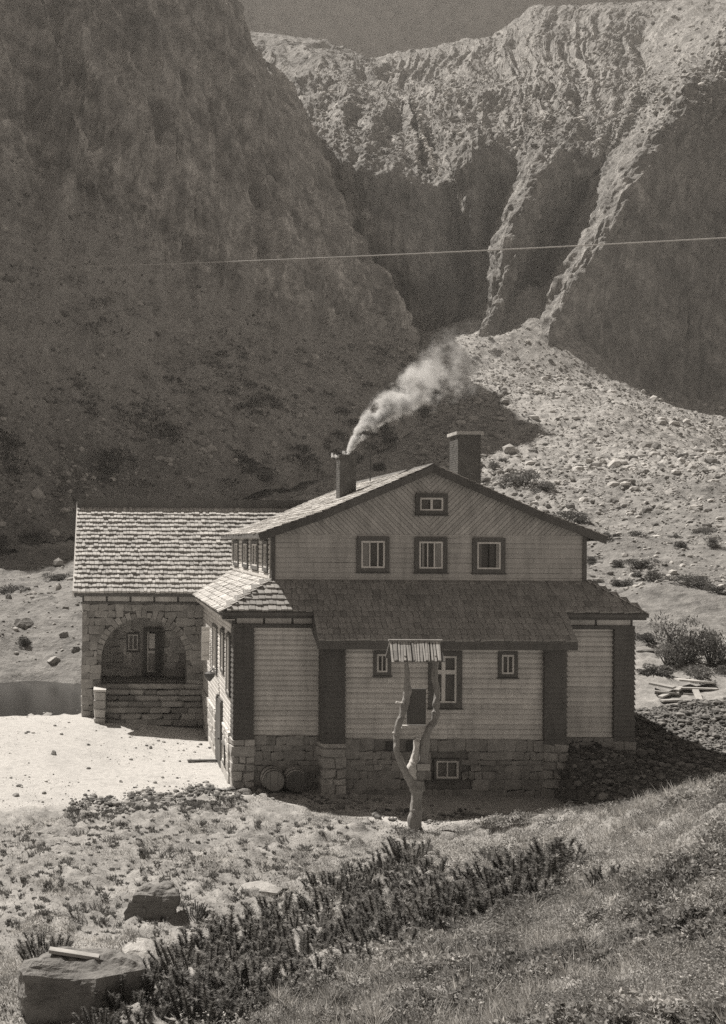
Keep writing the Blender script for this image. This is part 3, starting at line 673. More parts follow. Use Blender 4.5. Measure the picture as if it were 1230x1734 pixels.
# --- gable with boards running in a V
APX, APZ = 9.99, 10.39; VEL, VER = 4.60, 15.38; VZL, VZR = 8.24, 8.20; KL, KR = 6.6, 13.4; SL = 0.428
def verge_z(x):
    if x <= APX: return APZ - (APX-x)*SL if x > KL else (APZ-(APX-KL)*SL) - (KL-x)*((APZ-(APX-KL)*SL-VZL)/(KL-VEL))
    return APZ - (x-APX)*SL if x < KR else (APZ-(KR-APX)*SL) - (x-KR)*((APZ-(KR-APX)*SL-VZR)/(VER-KR))
zg = 8.20
gp = [(UL+0.05, zg), (UR-0.05, zg), (UR-0.05, verge_z(UR)-0.16), (KR, verge_z(KR)-0.16), (APX, APZ-0.16), (KL, verge_z(KL)-0.16), (UL+0.05, verge_z(UL)-0.16)]
gable = part('gable_wall', MB().prism(gp, lambda u, v, t: (u, t, v), YU+0.001, YU+0.25), M['backing'], hut)
gw = P(703, 872, YU), P(757, 836, YU)
window(hut, gw[0][0], gw[1][0], gw[0][2], gw[1][2], YU-0.035, trim=0.13, mull=((0.5, 0.07),))
def clip(poly, nx, nz, c):
    out = []
    for i in range(len(poly)):
        a, b = poly[i], poly[(i+1) % len(poly)]; da, db = a[0]*nx+a[1]*nz-c, b[0]*nx+b[1]*nz-c
        if da <= 0: out.append(a)
        if da*db < 0: t = da/(da-db); out.append((a[0]+(b[0]-a[0])*t, a[1]+(b[1]-a[1])*t))
    return out
bwid = 0.118; s2 = math.sqrt(0.5)
for sgn in (-1, 1):
    half = clip(gp, -sgn, 0, -sgn*APX)
    k0 = min(p[0]*s2*(-sgn) + p[1]*(-s2)*(-1) if False else (p[0]*sgn*-1*s2 + p[1]*s2) for p in half); k1 = max((p[0]*sgn*-1*s2 + p[1]*s2) for p in half)
    c = k0
    while c < k1:
        q = clip(half, -sgn*s2, s2, c+bwid-0.012); q = clip(q, sgn*s2, -s2, -c) if q else q
        # each board is cut round the little window
        pieces = [q] if q else []
        H = (gw[0][0]+0.02, gw[1][0]-0.02, gw[0][2]+0.02, gw[1][2]-0.02)
        res = []
        for pc in pieces:
            l_ = clip(pc, 1, 0, H[0]); r_ = clip(pc, -1, 0, -H[1]); m_ = clip(clip(pc, -1, 0, -H[0]), 1, 0, H[1]) if len(pc) > 2 else []
            up = clip(m_, 0, -1, -H[3]) if len(m_) > 2 else []; dn = clip(m_, 0, 1, H[2]) if len(m_) > 2 else []
            inter = len(m_) > 2 and min(p[1] for p in m_) < H[3] and max(p[1] for p in m_) > H[2]
            res += [l_, r_, up, dn] if inter else [pc]
        for pc in res:
            if len(pc) < 3: continue
            ar = abs(sum(pc[i][0]*pc[(i+1) % len(pc)][1]-pc[(i+1) % len(pc)][0]*pc[i][1] for i in range(len(pc))))/2
            if ar < 0.004: continue
            y0 = YU - 0.018 + rng.uniform(-0.004, 0.004)
            part('gable_board', MB().prism(pc, lambda u, v, t: (u, t, v), y0, YU+0.0005), M['board_gable'], gable)
        c += bwid
bx('string_board', M['board_up'], hut, UL+0.12, UR-0.12, YU-0.03, YU-0.004, 8.175, 8.225)

# --- roofs
YV0, YV1 = 31.88, 42.95
def roof_seg(pts, t, y0, y1):
    m = MB(); up = [(x, z) for x, z in pts]; lo = [(x, z-t) for x, z in pts][::-1]
    return m.prism(up+lo, lambda u, v, s: (u, s, v), y0, y1)
prof = [(VEL, VZL), (KL, verge_z(KL)), (APX, APZ), (KR, verge_z(KR)), (VER, VZR)]
roof = part('upper_roof', roof_seg(prof, 0.10, YV0, YV1), M['dark_h'], hut)
def plane_rect(name, a, b, y0, y1, seed, course=0.26, **k):
    d = Vector((b[0]-a[0], 0, b[1]-a[1])); L = d.length
    shingles(name, roof, (a[0], y0, a[1]), (0, 1, 0), d, dict(u0=0, u1=y1-y0, v=L, f=lambda v: (-0.02, y1-y0+0.02)), course=course, width=0.2, seed=seed, **k)
plane_rect('shingles', (VEL, VZL), (KL, verge_z(KL)), YV0, YV1, 1); plane_rect('shingles', (KL, verge_z(KL)), (APX, APZ), YV0, YV1, 2)
plane_rect('shingles', (VER, VZR), (KR, verge_z(KR)), YV0, YV1, 3); plane_rect('shingles', (KR, verge_z(KR)), (APX, APZ), YV0, YV1, 4)
for a, b in zip(prof[:-1], prof[1:]):          # barge boards
    part('barge_board', MB().prism([(a[0], a[1]-0.005), (b[0], b[1]-0.005), (b[0], b[1]-0.24), (a[0], a[1]-0.24)], lambda u, v, t: (u, t, v), YV0-0.045, YV0-0.002), M['dark_h'], roof)
part('ridge_cap', MB().prism([(APX-0.2, APZ-0.04), (APX, APZ+0.07), (APX+0.2, APZ-0.04)], lambda u, v, t: (u, t, v), YV0-0.03, YV1), M['dark_h'], roof)
bx('eave_board', M['dark_h'], roof, VEL-0.03, VEL+0.01, YV0, YV1, VZL-0.14, VZL-0.01); bx('eave_board', M['dark_h'], roof, VER-0.01, VER+0.03, YV0, YV1, VZR-0.14, VZR-0.01)

# pent roof round the ground floor: front with the bay, left and right
FS = 0.933; YT, ZT = YU+0.02, 6.80; YEV = 31.17; ZEV = ZT - (YT-YEV)*FS
EL, ER = 3.31, 16.36; YBV = 30.38; ZBV = ZT - (YT-YBV)*FS; BL, BR = 6.14, 13.83
def pent(x0, x1, y): return 0
t = 0.09
pr = part('pent_roof', MB().hexa([(EL, YEV, ZEV-t), (ER, YEV, ZEV-t), (UR, YT, ZT-t), (UL, YT, ZT-t), (EL, YEV, ZEV), (ER, YEV, ZEV), (UR, YT, ZT), (UL, YT, ZT)])
     .hexa([(BL, YBV, ZBV-t), (BR, YBV, ZBV-t), (BR, YEV+.3, ZEV+.3*FS-t-.004), (BL, YEV+.3, ZEV+.3*FS-t-.004), (BL, YBV, ZBV), (BR, YBV, ZBV), (BR, YEV+.3, ZEV+.3*FS-.004), (BL, YEV+.3, ZEV+.3*FS-.004)]), M['dark_h'], hut)
LV = math.hypot(YT-YBV, ZT-ZBV); LE = math.hypot(YT-YEV, ZT-ZEV); off = LV-LE
def f_front(v):
    if v < off: return (BL-EL, BR-EL)
    k = (v-off)/LE; return ((UL-EL)*k, (ER-EL) - (ER-UR)*k)
shingles('shingles', pr, (EL, YBV, ZBV), (1, 0, 0), (0, YT-YBV, ZT-ZBV), dict(u0=0, u1=ER-EL, v=LV, f=f_front), course=0.235, width=0.19, thick=0.065, seed=11, mat=M['shingle_shade'])
YR_ = 44.5
lr = part('side_roof', MB().hexa([(EL, YEV, ZEV-t), (UL, YT, ZT-t), (UL, YR_, ZT-t), (EL, YR_, ZEV-t), (EL, YEV, ZEV-.003), (UL, YT, ZT-.003), (UL, YR_, ZT-.003), (EL, YR_, ZEV-.003)]), M['dark_h'], hut)
LS = math.hypot(UL-EL, ZT-ZEV)
shingles('shingles', lr, (EL, YEV, ZEV), (0, 1, 0), (UL-EL, 0, ZT-ZEV), dict(u0=0, u1=14, v=LS, f=lambda v: ((YT-YEV)*max(v, 0)/LS, YR_-YEV)), course=0.24, width=0.19, thick=0.06, seed=12)
rr = part('side_roof', MB().hexa([(ER, YEV, ZEV-t), (ER, YR_, ZEV-t), (UR, YR_, ZT-t), (UR, YT, ZT-t), (ER, YEV, ZEV-.003), (ER, YR_, ZEV-.003), (UR, YR_, ZT-.003), (UR, YT, ZT-.003)]), M['dark_h'], hut)
LS2 = math.hypot(ER-UR, ZT-ZEV)
shingles('shingles', rr, (ER, YEV, ZEV), (0, 1, 0), (UR-ER, 0, ZT-ZEV), dict(u0=0, u1=14, v=LS2, f=lambda v: ((YT-YEV)*max(v, 0)/LS2, YR_-YEV)), course=0.24, width=0.19, seed=13)
bx('fascia_board', M['dark_h'], pr, BL-0.02, BR+0.02, YBV+0.02, YBV+0.07, ZBV-0.28, ZBV-0.02)
for x in (BL, BR-0.06):
    part('fascia_board', MB().prism([(YBV+0.072, ZBV-0.28), (YBV+0.072, ZBV-0.02), (YEV+0.3, ZEV+0.3*FS-0.1), (YEV+0.3, 5.3)], lambda u, v, s: (s, u, v), x, x+0.06), M['dark_h'], pr)
bx('fascia_board', M['dark_h'], pr, EL+0.06, BL-0.03, YEV+0.03, YEV+0.07, ZEV-0.17, ZEV-0.03); bx('fascia_board', M['dark_h'], pr, BR+0.03, ER-0.06, YEV+0.03, YEV+0.07, ZEV-0.17, ZEV-0.03)
bx('fascia_board', M['pale_board'], lr, EL+0.03, EL+0.07, YEV+0.08, 41.15, ZEV-0.17, ZEV-0.03)
bx('soffit', M['frieze'], lr, EL+0.075, XL, YEV+0.08, 41.15, ZEV-0.24, ZEV-0.20)
n = 22
for i in range(n): x = BL+0.25+(BR-BL-0.5)*i/(n-1); bx('rafter_end', M['dark_h'], pr, x-0.04, x+0.04, YBV+0.072, YB-0.01, ZBV-0.06, ZBV+0.10) if i % 3 == 0 else None
for x in [XL+0.15+0.75*i for i in range(4)] + [BR+0.25+0.75*i for i in range(3)]: bx('rafter_end', M['dark_h'], pr, x-0.04, x+0.04, YEV+0.072, YF-0.06, ZEV-0.13, ZEV+0.02)

# --- chimneys
def chimney(x0, x1, y0, y1, z0, z1, cap):
    c = part('chimney', MB().box(x0+0.012, x1-0.012, y0+0.012, y1-0.012, z0, z1-0.02), M['mortar'], hut)
    m = MB(); z = z0; k = 0
    while z < z1 - 0.06:
        for (ax, p0, p1, q) in (('x', x0, x1, y0), ('x', x0, x1, y1-0.02), ('y', y0+0.021, y1-0.021, x0), ('y', y0+0.021, y1-0.021, x1-0.02)):
            u = p0 - (0.12 if k % 2 else 0)
            while u < p1 - 0.02:
                a, b = max(u, p0), min(u+0.23, p1); s = rng.uniform(-0.005, 0.005)
                if b - a > 0.02:
                    if ax == 'x': m.box(a, b, q+s, q+0.02+s, z, z+0.066)
                    else: m.box(q+s, q+0.02+s, a, b, z, z+0.066)
                u += 0.242
        z += 0.078; k += 1
    part('brickwork', m, M['brick'], c, 'stuff')
    part('cap', MB().box(x0-cap, x1+cap, y0-cap, y1+cap, z1-0.019, z1+0.09), M['stone_light'] if cap > 0.05 else M['brick'], c)
YC = 34.95
cx0, cx1 = wx_(575, YC), wx_(603, YC); CH1 = ((cx0+cx1)/2, YC+0.28, wz_(590, 774, YC))
chimney(cx0, cx1, YC, YC+0.56, verge_z(cx0)-0.3, CH1[2], 0.03)
YC2 = 36.0; chimney(wx_(775, YC2), wx_(814, YC2), YC2, YC2+0.9, 8.9, wz_(793, 735, YC2), 0.07)
part('lightning_rod', MB().tube([P(627, 815, 37.0), P(628, 768, 37.0)], 0.022, 6), M['iron'], roof)

# --- the wing with its stone arch
WR = XL - 0.03; ARC, ARR, ARZ = 1.32, 1.73, 3.14; WT = 5.42; AB = 2.18
def arch_z(x):
    d = ARR*ARR - (x-ARC)**2; return ARZ + math.sqrt(max(d, 0))
wm = MB(); xs_ = [WL] + [ARC-ARR*math.cos(math.pi*i/32) for i in range(33)] + [WR]
for a, b in zip(xs_[:-1], xs_[1:]):
    solid = b <= ARC-ARR+1e-6 or a >= ARC+ARR-1e-6
    za, zb_ = (0.0, 0.0) if solid else (arch_z(a), arch_z(b))
    wm.hexa([(a, YW, za), (b, YW, zb_), (b, YW+0.6, zb_), (a, YW+0.6, za), (a, YW, WT), (b, YW, WT), (b, YW+0.6, WT), (a, YW+0.6, WT)])
wm.box(WL, WR, YW, YW+0.6, 0.0, AB-0.02)
ww = part('wing_wall', wm, M['mortar'], hut)
wx2 = 9.0
wb = MB().box(WL, WL+0.5, YW+0.601, 49.6, 0, WT).box(WL+0.5, wx2, 49.1, 49.6, 0, WT).box(4.4, wx2, 43.0, 43.4, 0, WT)
wb.prism([(YW+0.3, WT), (45.7, 9.5), (49.5, 6.2), (49.5, WT)], lambda u, v, s: (s, u, v), WL+0.05, WL+0.3); part('wing_rear_wall', wb, M['mortar'], hut)
porch = part('porch', MB().box(WL+0.502, 4.4, 43.9, 44.2, AB, WT), M['limewash'], hut)
part('porch_floor', MB().box(WL+0.502, 4.4, YW+0.602, 43.9, 1.9, AB), M['step'], porch); part('porch_ceiling', MB().box(WL+0.502, 4.4, YW+0.602, 43.9, WT-0.1, WT), M['dark_h'], porch)
rubble(porch, WL+0.6, 3.9, 43.88, AB, WT-0.1, 0.25, 0.4, 0.3, 0.7, ST_W, name='porch_stone', holes=[(wx_(243, 43.9)-.05, wx_(275, 43.9)+.05, AB, wz_(260, 1062, 43.9))])
pw = window(hut, wx_(244, 43.8), wx_(274, 43.8), AB+0.05, wz_(260, 1064, 43.8), 43.78, trim=0.16, trans=((0.5, 0.12),))
a, b = P(253, 1098, 43.7), P(263, 1068, 43.7); bx('curtain', M['white'], pw, a[0], b[0], 43.735, 43.742, a[2], b[2])
bx('shutter', M['dark'], hut, wx_(264, 43.7), wx_(276, 43.7), 43.60, 43.65, AB+0.25, wz_(260, 1064, 43.8))
window(hut, wx_(216, 43.8), wx_(237, 43.8), wz_(228, 1103, 43.8), wz_(228, 1072, 43.8), 43.78, trim=0.05, mull=((0.5, 0.05),), curtains=((0.1, 0.45), (0.55, 0.95)))
# voussoirs and wall stones
RO = ARR + 0.30; nv_ = 27
for i in range(nv_):
    a0, a1 = math.pi*i/nv_+0.006, math.pi*(i+1)/nv_-0.006; ro = RO + rng.uniform(-0.12, 0.16); m = MB(); pr_ = rng.uniform(0, 0.03)
    pts = [(ARC-r*math.cos(a), ARZ+r*math.sin(a)) for r, a in ((ARR, a0), (ro, a0), (ro, a1), (ARR, a1))]
    part('voussoir', m.prism(pts, lambda u, v, t_: (u, t_, v), YW-0.10-pr_*.5, YW+0.25), M['stone'], ww)
def wing_lim(z0, z1):
    if z1 < ARZ: h = ARR + 0.02; return [(WL, ARC-h), (ARC+h, WR)]
    zz = max(z0, ARZ) - ARZ
    if zz >= RO - 0.05: return [(WL, WR)]
    h = math.sqrt(max((RO-.1)**2 - min(zz, RO-.11)**2, 0)) - 0.02; return [(WL, ARC-h), (ARC+h, WR)]
rubble(ww, WL, WR, YW-0.03, 0.5, WT, 0.22, 0.38, 0.2, 0.52, ST_R, xlim=wing_lim, name='wall_stone')
# steps up to the arch with a cheek wall
st = part('steps', MB().box(-0.25, WR, 40.5, YW-0.001, 0.0, 0.9), M['mortar'], hut)
ns = 7; rise = (AB-0.72)/ns
for i in range(ns):
    y0 = 40.25 + 0.2*i; z1 = 0.72 + rise*(i+1); x = -0.26
    while x < WR + 0.0:
        w = min(rng.uniform(0.45, 1.0), WR+0.03-x)
        if w < 0.1: break
        o = put_stone(st, x+w/2, (y0+YW)/2+0.02, z1-rise/2, w-0.012, YW-y0, rise-0.006, ST_S, 'step_stone'); o.rotation_euler = (0, 0, 0); x += w
ck = part('cheek_wall', MB().box(-0.62, -0.27, 40.2, YW-0.08, 0.0, 2.02), M['mortar'], hut)
for z in (0.7, 1.05, 1.38, 1.72):
    for y in (40.32, 40.72, 41.12): put_stone(ck, -0.445, y, z+0.16, 0.42, 0.385, 0.32, ST_L, 'cheek_stone')
part('coping', MB().box(-0.70, -0.2, 40.1, YW-0.1, 2.06, 2.14), M['stone_light'], ck)
# wing eave, frieze and roof
WEY, WEZ, WRY, WRZ = 41.2, 5.90, 45.7, 9.66
bx('beam', M['dark_h'], hut, WL-0.05, WR, YW-0.12, YW+0.05, WT+0.002, WT+0.08)
fw = bx('frieze', M['dark_h'], hut, WL, WR, YW-0.06, YW+0.05, WT+0.082, 5.82)
npn = 5; wv = (WR-WL-0.1)/npn
for i in range(npn): bx('frieze_panel', M['frieze'], fw, WL+0.08+i*wv, WL+0.08+(i+1)*wv-0.09, YW-0.085, YW-0.061, WT+0.10, 5.74)
wl0, wl1 = -1.52, 9.6; t2 = 0.1
wr_ = part('wing_roof', MB().prism([(WEY, WEZ), (WRY, WRZ), (50.2, WEZ), (50.2, WEZ-t2), (WRY, WRZ-t2), (WEY, WEZ-t2)], lambda u, v, s: (s, u, v), wl0, wl1), M['dark_h'], hut)
LW = math.hypot(WRY-WEY, WRZ-WEZ)
shingles('shingles', wr_, (wl0-0.02, WEY, WEZ), (1, 0, 0), (0, WRY-WEY, WRZ-WEZ), dict(u0=0, u1=wl1-wl0, v=LW, f=lambda v: (0, wl1-wl0)), course=0.278, width=0.16, thick=0.10, seed=21, mat=M['shingle_wing'])
shingles('shingles', wr_, (wl0-0.02, 50.2, WEZ), (1, 0, 0), (0, WRY-50.2, WRZ-WEZ), dict(u0=0, u1=wl1-wl0, v=LW, f=lambda v: (0, wl1-wl0)), course=0.278, width=0.3, thick=0.05, seed=22)
bx('ridge_board', M['dark_h'], wr_, wl0-0.04, wl1, WRY-0.36, WRY-0.31, WRZ-0.28, WRZ+0.16)
part('ridge_cap', MB().hexa([(wl0-.03, WRY-0.30, WRZ-0.20), (wl1, WRY-0.30, WRZ-0.20), (wl1, WRY+.3, WRZ-.2), (wl0-.03, WRY+.3, WRZ-.2), (wl0-.03, WRY-0.1, WRZ+0.10), (wl1, WRY-0.1, WRZ+0.10), (wl1, WRY+.1, WRZ+.1), (wl0-.03, WRY+.1, WRZ+.1)]), M['dark_h'], wr_)
part('barge_board', MB().prism([(WEY, WEZ+0.06), (WRY, WRZ+0.06), (WRY, WRZ-0.16), (WEY, WEZ-0.16)], lambda u, v, s: (s, u, v), wl0-0.06, wl0-0.021), M['pale_board'], wr_)
bx('fascia_board', M['dark_h'], wr_, wl0, EL+0.3, WEY+0.02, WEY+0.06, WEZ-0.16, WEZ-0.02)
bx('rear_storey', M['backing'], hut, UL+0.5, UR-0.5, YE+0.001, 44.4, 0.2, 6.6)

# ------------------------------------------------------------------ smoke from the small chimney
def smoke():
    m = bpy.data.materials.new('chimney_smoke'); m.use_nodes = True; T = m.node_tree; n = T.nodes; n.clear()
    out = n.new('ShaderNodeOutputMaterial'); vol = n.new('ShaderNodeVolumePrincipled'); vol.inputs['Color'].default_value = (0.99, 0.985, 0.97, 1); vol.inputs['Anisotropy'].default_value = 0.45
    T.links.new(vol.outputs[0], out.inputs['Volume'])
    geo = n.new('ShaderNodeNewGeometry'); off = n.new('ShaderNodeVectorMath'); off.operation = 'SUBTRACT'; off.inputs[1].default_value = CH1
    T.links.new(geo.outputs['Position'], off.inputs[0])
    def M_(op, a, b=0.0, c=None):
        k = n.new('ShaderNodeMath'); k.operation = op
        for i, v in enumerate((a, b) if c is None else (a, b, c)):
            if hasattr(v, 'is_output'): T.links.new(v, k.inputs[i])
            else: k.inputs[i].default_value = v
        return k.outputs[0]
    def N_(vec, sc, det, col=True):
        k = n.new('ShaderNodeTexNoise'); k.inputs['Scale'].default_value = sc; k.inputs['Detail'].default_value = det; k.inputs['Roughness'].default_value = 0.6; T.links.new(vec, k.inputs['Vector'])
        return k.outputs[1] if col else k.outputs[0]
    sep0 = n.new('ShaderNodeSeparateXYZ'); T.links.new(off.outputs[0], sep0.inputs[0])
    amp = M_('MULTIPLY_ADD', M_('MAXIMUM', sep0.outputs[0], 0.0), 0.27, 0.10)
    wob = n.new('ShaderNodeVectorMath'); wob.operation = 'SUBTRACT'; wob.inputs[1].default_value = (0.5, 0.5, 0.5); T.links.new(N_(off.outputs[0], 1.3, 4), wob.inputs[0])
    sc = n.new('ShaderNodeVectorMath'); sc.operation = 'SCALE'; T.links.new(wob.outputs[0], sc.inputs[0]); T.links.new(M_('MULTIPLY', amp, 2.6), sc.inputs['Scale'])
    ad = n.new('ShaderNodeVectorMath'); ad.operation = 'ADD'; T.links.new(off.outputs[0], ad.inputs[0]); T.links.new(sc.outputs[0], ad.inputs[1])
    sp = n.new('ShaderNodeSeparateXYZ'); T.links.new(ad.outputs[0], sp.inputs[0]); x, y, z = sp.outputs
    s = M_('MAXIMUM', x, 0.0)
    s = M_('MAXIMUM', M_('MULTIPLY', M_('ADD', M_('MULTIPLY', x, 0.8), M_('MULTIPLY', z, 0.6)), 0.9), 0.0)      # distance run along the plume
    cz = M_('MULTIPLY', M_('POWER', M_('MAXIMUM', x, 0.001), 0.62), 1.40)
    dz = M_('MULTIPLY', M_('SUBTRACT', z, cz), 0.72)
    r2 = M_('SQRT', M_('ADD', M_('MULTIPLY', dz, dz), M_('MULTIPLY', y, y)))
    R = M_('MULTIPLY_ADD', s, 0.20, 0.15)
    fall = n.new('ShaderNodeMapRange'); fall.interpolation_type = 'SMOOTHSTEP'
    T.links.new(M_('DIVIDE', r2, R), fall.inputs[0]); fall.inputs[1].default_value = 1.0; fall.inputs[2].default_value = 0.35; fall.inputs[3].default_value = 0.0; fall.inputs[4].default_value = 1.0
    tex = n.new('ShaderNodeMapRange'); T.links.new(N_(off.outputs[0], 1.9, 4, False), tex.inputs[0]); tex.inputs[1].default_value = 0.44; tex.inputs[2].default_value = 0.60; tex.inputs[3].default_value = 0.0; tex.inputs[4].default_value = 1.6
    fade = n.new('ShaderNodeMapRange'); T.links.new(s, fade.inputs[0]); fade.inputs[1].default_value = 0.0; fade.inputs[2].default_value = 6.8; fade.inputs[3].default_value = 1.0; fade.inputs[4].default_value = 0.0
    top = n.new('ShaderNodeMapRange'); T.links.new(sep0.outputs[2], top.inputs[0]); top.inputs[1].default_value = 0.0; top.inputs[2].default_value = 0.05
    f2 = M_('POWER', fade.outputs[0], 4.0)
    d = M_('MULTIPLY', M_('MULTIPLY', M_('MULTIPLY', fall.outputs[0], tex.outputs[0]), f2), M_('MULTIPLY', top.outputs[0], 30.0))
    T.links.new(d, vol.inputs['Density'])
    try: m.cycles.volume_step_rate = 0.35
    except Exception: pass
    x0, y0, z0 = CH1
    tag(link('smoke', MB().box(x0-0.5, x0+6.0, y0-1.6, y0+1.6, z0+0.01, z0+4.6).mesh('smoke'), m), 'white smoke drifting off the small roof chimney', 'smoke', kind='stuff')
smoke()

# ------------------------------------------------------------------ rocks
def rock_mesh(seed, flat=0.6, sub=3, blocky=0.5, rough=0.18):
    b = bmesh.new(); bmesh.ops.create_icosphere(b, subdivisions=sub, radius=0.5); r = np.random.default_rng(seed)
    co = np.array([v.co for v in b.verts]); 
    for k in range(9):                                   # cut flat faces
        d = r.normal(size=3); d[2] *= 0.8; d /= np.linalg.norm(d); c = r.uniform(0.26, 0.40)
        t = co @ d; co = co - np.outer(np.maximum(t-c, 0)*0.93, d)
    nn = fbm(co[:, 0]*4+seed, co[:, 1]*4, co[:, 2]*4, 3, 0.5, seed)*rough*0.25; L = np.linalg.norm(co, axis=1, keepdims=True); co = co*(1+nn[:, None]/L)
    co[:, 2] *= flat
    for v, c in zip(b.verts, co): v.co = c
    m = bpy.data.meshes.new('boulder'); b.to_mesh(m); b.free(); return m
ROCKS = [rock_mesh(300+i, rng.uniform(0.5, 0.85)) for i in range(7)]
for m in ROCKS: m.materials.append(M['boulder'])
ROCKS_D = [m.copy() for m in ROCKS]
for m in ROCKS_D: m.materials.clear(); m.materials.append(M['boulder_dark'])
def gz(x, y): return float(ground_z(np.array([x]), np.array([y]))[0])
def on_ground(px, py, y0=6.0, y1=290.0):
    """walk along the sight line through a place of the photograph to where it meets the land"""
    Ys = np.exp(np.linspace(math.log(y0), math.log(y1), 1500)); ux, uy = unroll(px, py)
    X = ux/FPX*Ys; Z = CAMZ - uy/FPX*Ys; h = Z - base_z(X, Ys); i = np.nonzero(h < 0)[0]
    if len(i) == 0: return None
    Yh = Ys[i[0]]; x = ux/FPX*Yh; return x, Yh, gz(x, Yh)
def boulder(px, py, w, label, h=None, y0=30, dark=False, group=None, k=None, flat=1.0, depth=0.8, name='boulder', sink=0.25):
    q = on_ground(px, py, y0)
    if q is None: return None
    x, y, z = q; W = w/FPX*y; k = rng.randrange(7) if k is None else k
    o = link(name, (ROCKS_D if dark else ROCKS)[k]); o.scale = (W*1.15, W*1.15*depth, W*1.15*flat); o.rotation_euler = (rng.uniform(-.15, .15), rng.uniform(-.15, .15), rng.uniform(0, 6.28) if flat == 1.0 else rng.uniform(-.3, .3))
    o.location = (x, y, z + W*flat*(0.3-sink)); return tag(o, label, 'boulder' if name == 'boulder' else 'rock', group)

# the big boulder at the lower left with a plank on it
def shaped_rock(name, mb_pts, label, seed, sub=5, amp=0.06, mat='boulder'):
    """rock from a stack of outlines: list of (z, [(x, y) ...]) rings, subdivided and roughened"""
    b = bmesh.new(); rings = []
    for z, pts in mb_pts: rings.append([b.verts.new((x, y, z)) for x, y in pts])
    for r0, r1 in zip(rings[:-1], rings[1:]):
        n = len(r0)
        for i in range(n): b.faces.new((r0[i], r0[(i+1) % n], r1[(i+1) % n], r1[i]))
    b.faces.new(rings[-1]); b.faces.new(rings[0][::-1])
    bmesh.ops.triangulate(b, faces=[f for f in b.faces if len(f.verts) > 4])
    bmesh.ops.subdivide_edges(b, edges=b.edges, cuts=9, use_grid_fill=True, smooth=0.0)
    co = np.array([v.co for v in b.verts]); c1, c2 = cellular(co[:, 0]*2.2, co[:, 1]*2.2, co[:, 2]*3.0, seed); d = fbm(co[:, 0]*1.6, co[:, 1]*1.6, co[:, 2]*1.6, 5, 0.6, seed)*amp + np.minimum(c2-c1, .35)*amp*1.2
    b.normal_update()
    for v, k in zip(b.verts, d): v.co += v.normal*float(k)
    m = bpy.data.meshes.new(name); b.to_mesh(m); b.free()
    return tag(link(name, m, M[mat]), label, 'boulder')
by = on_ground(125, 1722, 8)[1]
def bp(px, py, Y): return P(px, py, Y)
zt = bp(120, 1640, by)[2]; zl = bp(120, 1735, by)[2] - 0.35
xa, xb = bp(34, 1650, by)[0], bp(225, 1650, by)[0]
shaped_rock('boulder', [(zl, [(xa+0.25, by-0.05), (xb-0.9, by-0.1), (xb-0.1, by+0.2), (xb-0.2, by+0.62), (xa+0.3, by+0.66), (xa+0.1, by+0.3)]),
   (zl+(zt-zl)*0.5, [(xa+0.1, by-0.1), (xb-0.6, by-0.18), (xb+0.05, by+0.2), (xb, by+0.66), (xa+0.2, by+0.7), (xa, by+0.3)]),
   (zt-0.10, [(xa+0.05, by+0.0), (xb-0.5, by-0.1), (xb+0.15, by+0.22), (xb+0.1, by+0.66), (xa+0.3, by+0.7), (xa-0.02, by+0.3)]),
   (zt+0.03, [(xa+0.3, by+0.3), (xb-0.6, by+0.25), (xb-0.1, by+0.3), (xb-0.2, by+0.55), (xa+0.5, by+0.6), (xa+0.25, by+0.35)])],
   'huge dark-faced boulder with a plank lying on its pale flat top', 61, amp=0.07, mat='boulder_dark')
# loose planks
def plank_thing(a, b, w, t, label, group=None, mat='plank'):
    a, b = Vector(a), Vector(b); d = (b-a); L = d.length; d.normalize(); s = d.cross(Vector((0, 0, 1))).normalized()*w/2; u = Vector((0, 0, t))
    m = MB().hexa([a-s, b-s*0.94, b+s, a+s*1.05, a-s*0.98+u, b-s+u, b+s*0.97+u, a+s+u]); o = link('plank', m.mesh('plank'), M[mat]); return tag(o, label, 'plank', group)
a = P(84, 1611, by+0.38); b_ = P(168, 1624, by+0.32)
plank_thing(a, b_, 0.13, 0.045, 'weathered plank lying across the top of the huge boulder')
# rock with a flat cap
q = on_ground(257, 1556, 10); cy = q[1]; c0, c1 = P(217, 1540, cy)[0], P(300, 1540, cy)[0]; zt = P(257, 1512, cy)[2]; zl = q[2]-0.25
shaped_rock('boulder', [(zl, [(c0, cy), (c1-0.15, cy-0.1), (c1, cy+0.3), (c0+0.2, cy+0.4)]), (zl+(zt-zl)*0.6, [(c0-0.02, cy-0.05), (c1-0.1, cy-0.12), (c1+0.03, cy+0.3), (c0+0.15, cy+0.42)]),
   (zt-0.05, [(c0+0.12, cy), (c1-0.05, cy-0.1), (c1+0.04, cy+0.3), (c0+0.25, cy+0.42)]), (zt+0.04, [(c0+0.3, cy+0.15), (c1-0.2, cy+0.05), (c1-0.1, cy+0.25), (c0+0.4, cy+0.36)])],
   'grey boulder with a pale flat cap standing in the grass above the huge boulder', 62, amp=0.09)
FG = [(435, 1508, 68, 'pale flat rock slab at the upper edge of the pine thicket', .35), (235, 1612, 80, 'low fractured pale rock half buried behind the huge boulder', .4),
      (492, 1502, 46, 'small pale rock against the dwarf pine thicket edge', .5), (445, 1490, 30, 'thin rock chip beside the pale flat slab', .4),
      (60, 1700, 40, 'pale stone tucked against the foot of the huge boulder', .5), (560, 1500, 24, 'little stone showing between the thicket tops', .5)]
for px, py, w, lb, fl in FG: boulder(px, py, w, lb, y0=9, flat=fl, depth=0.9)

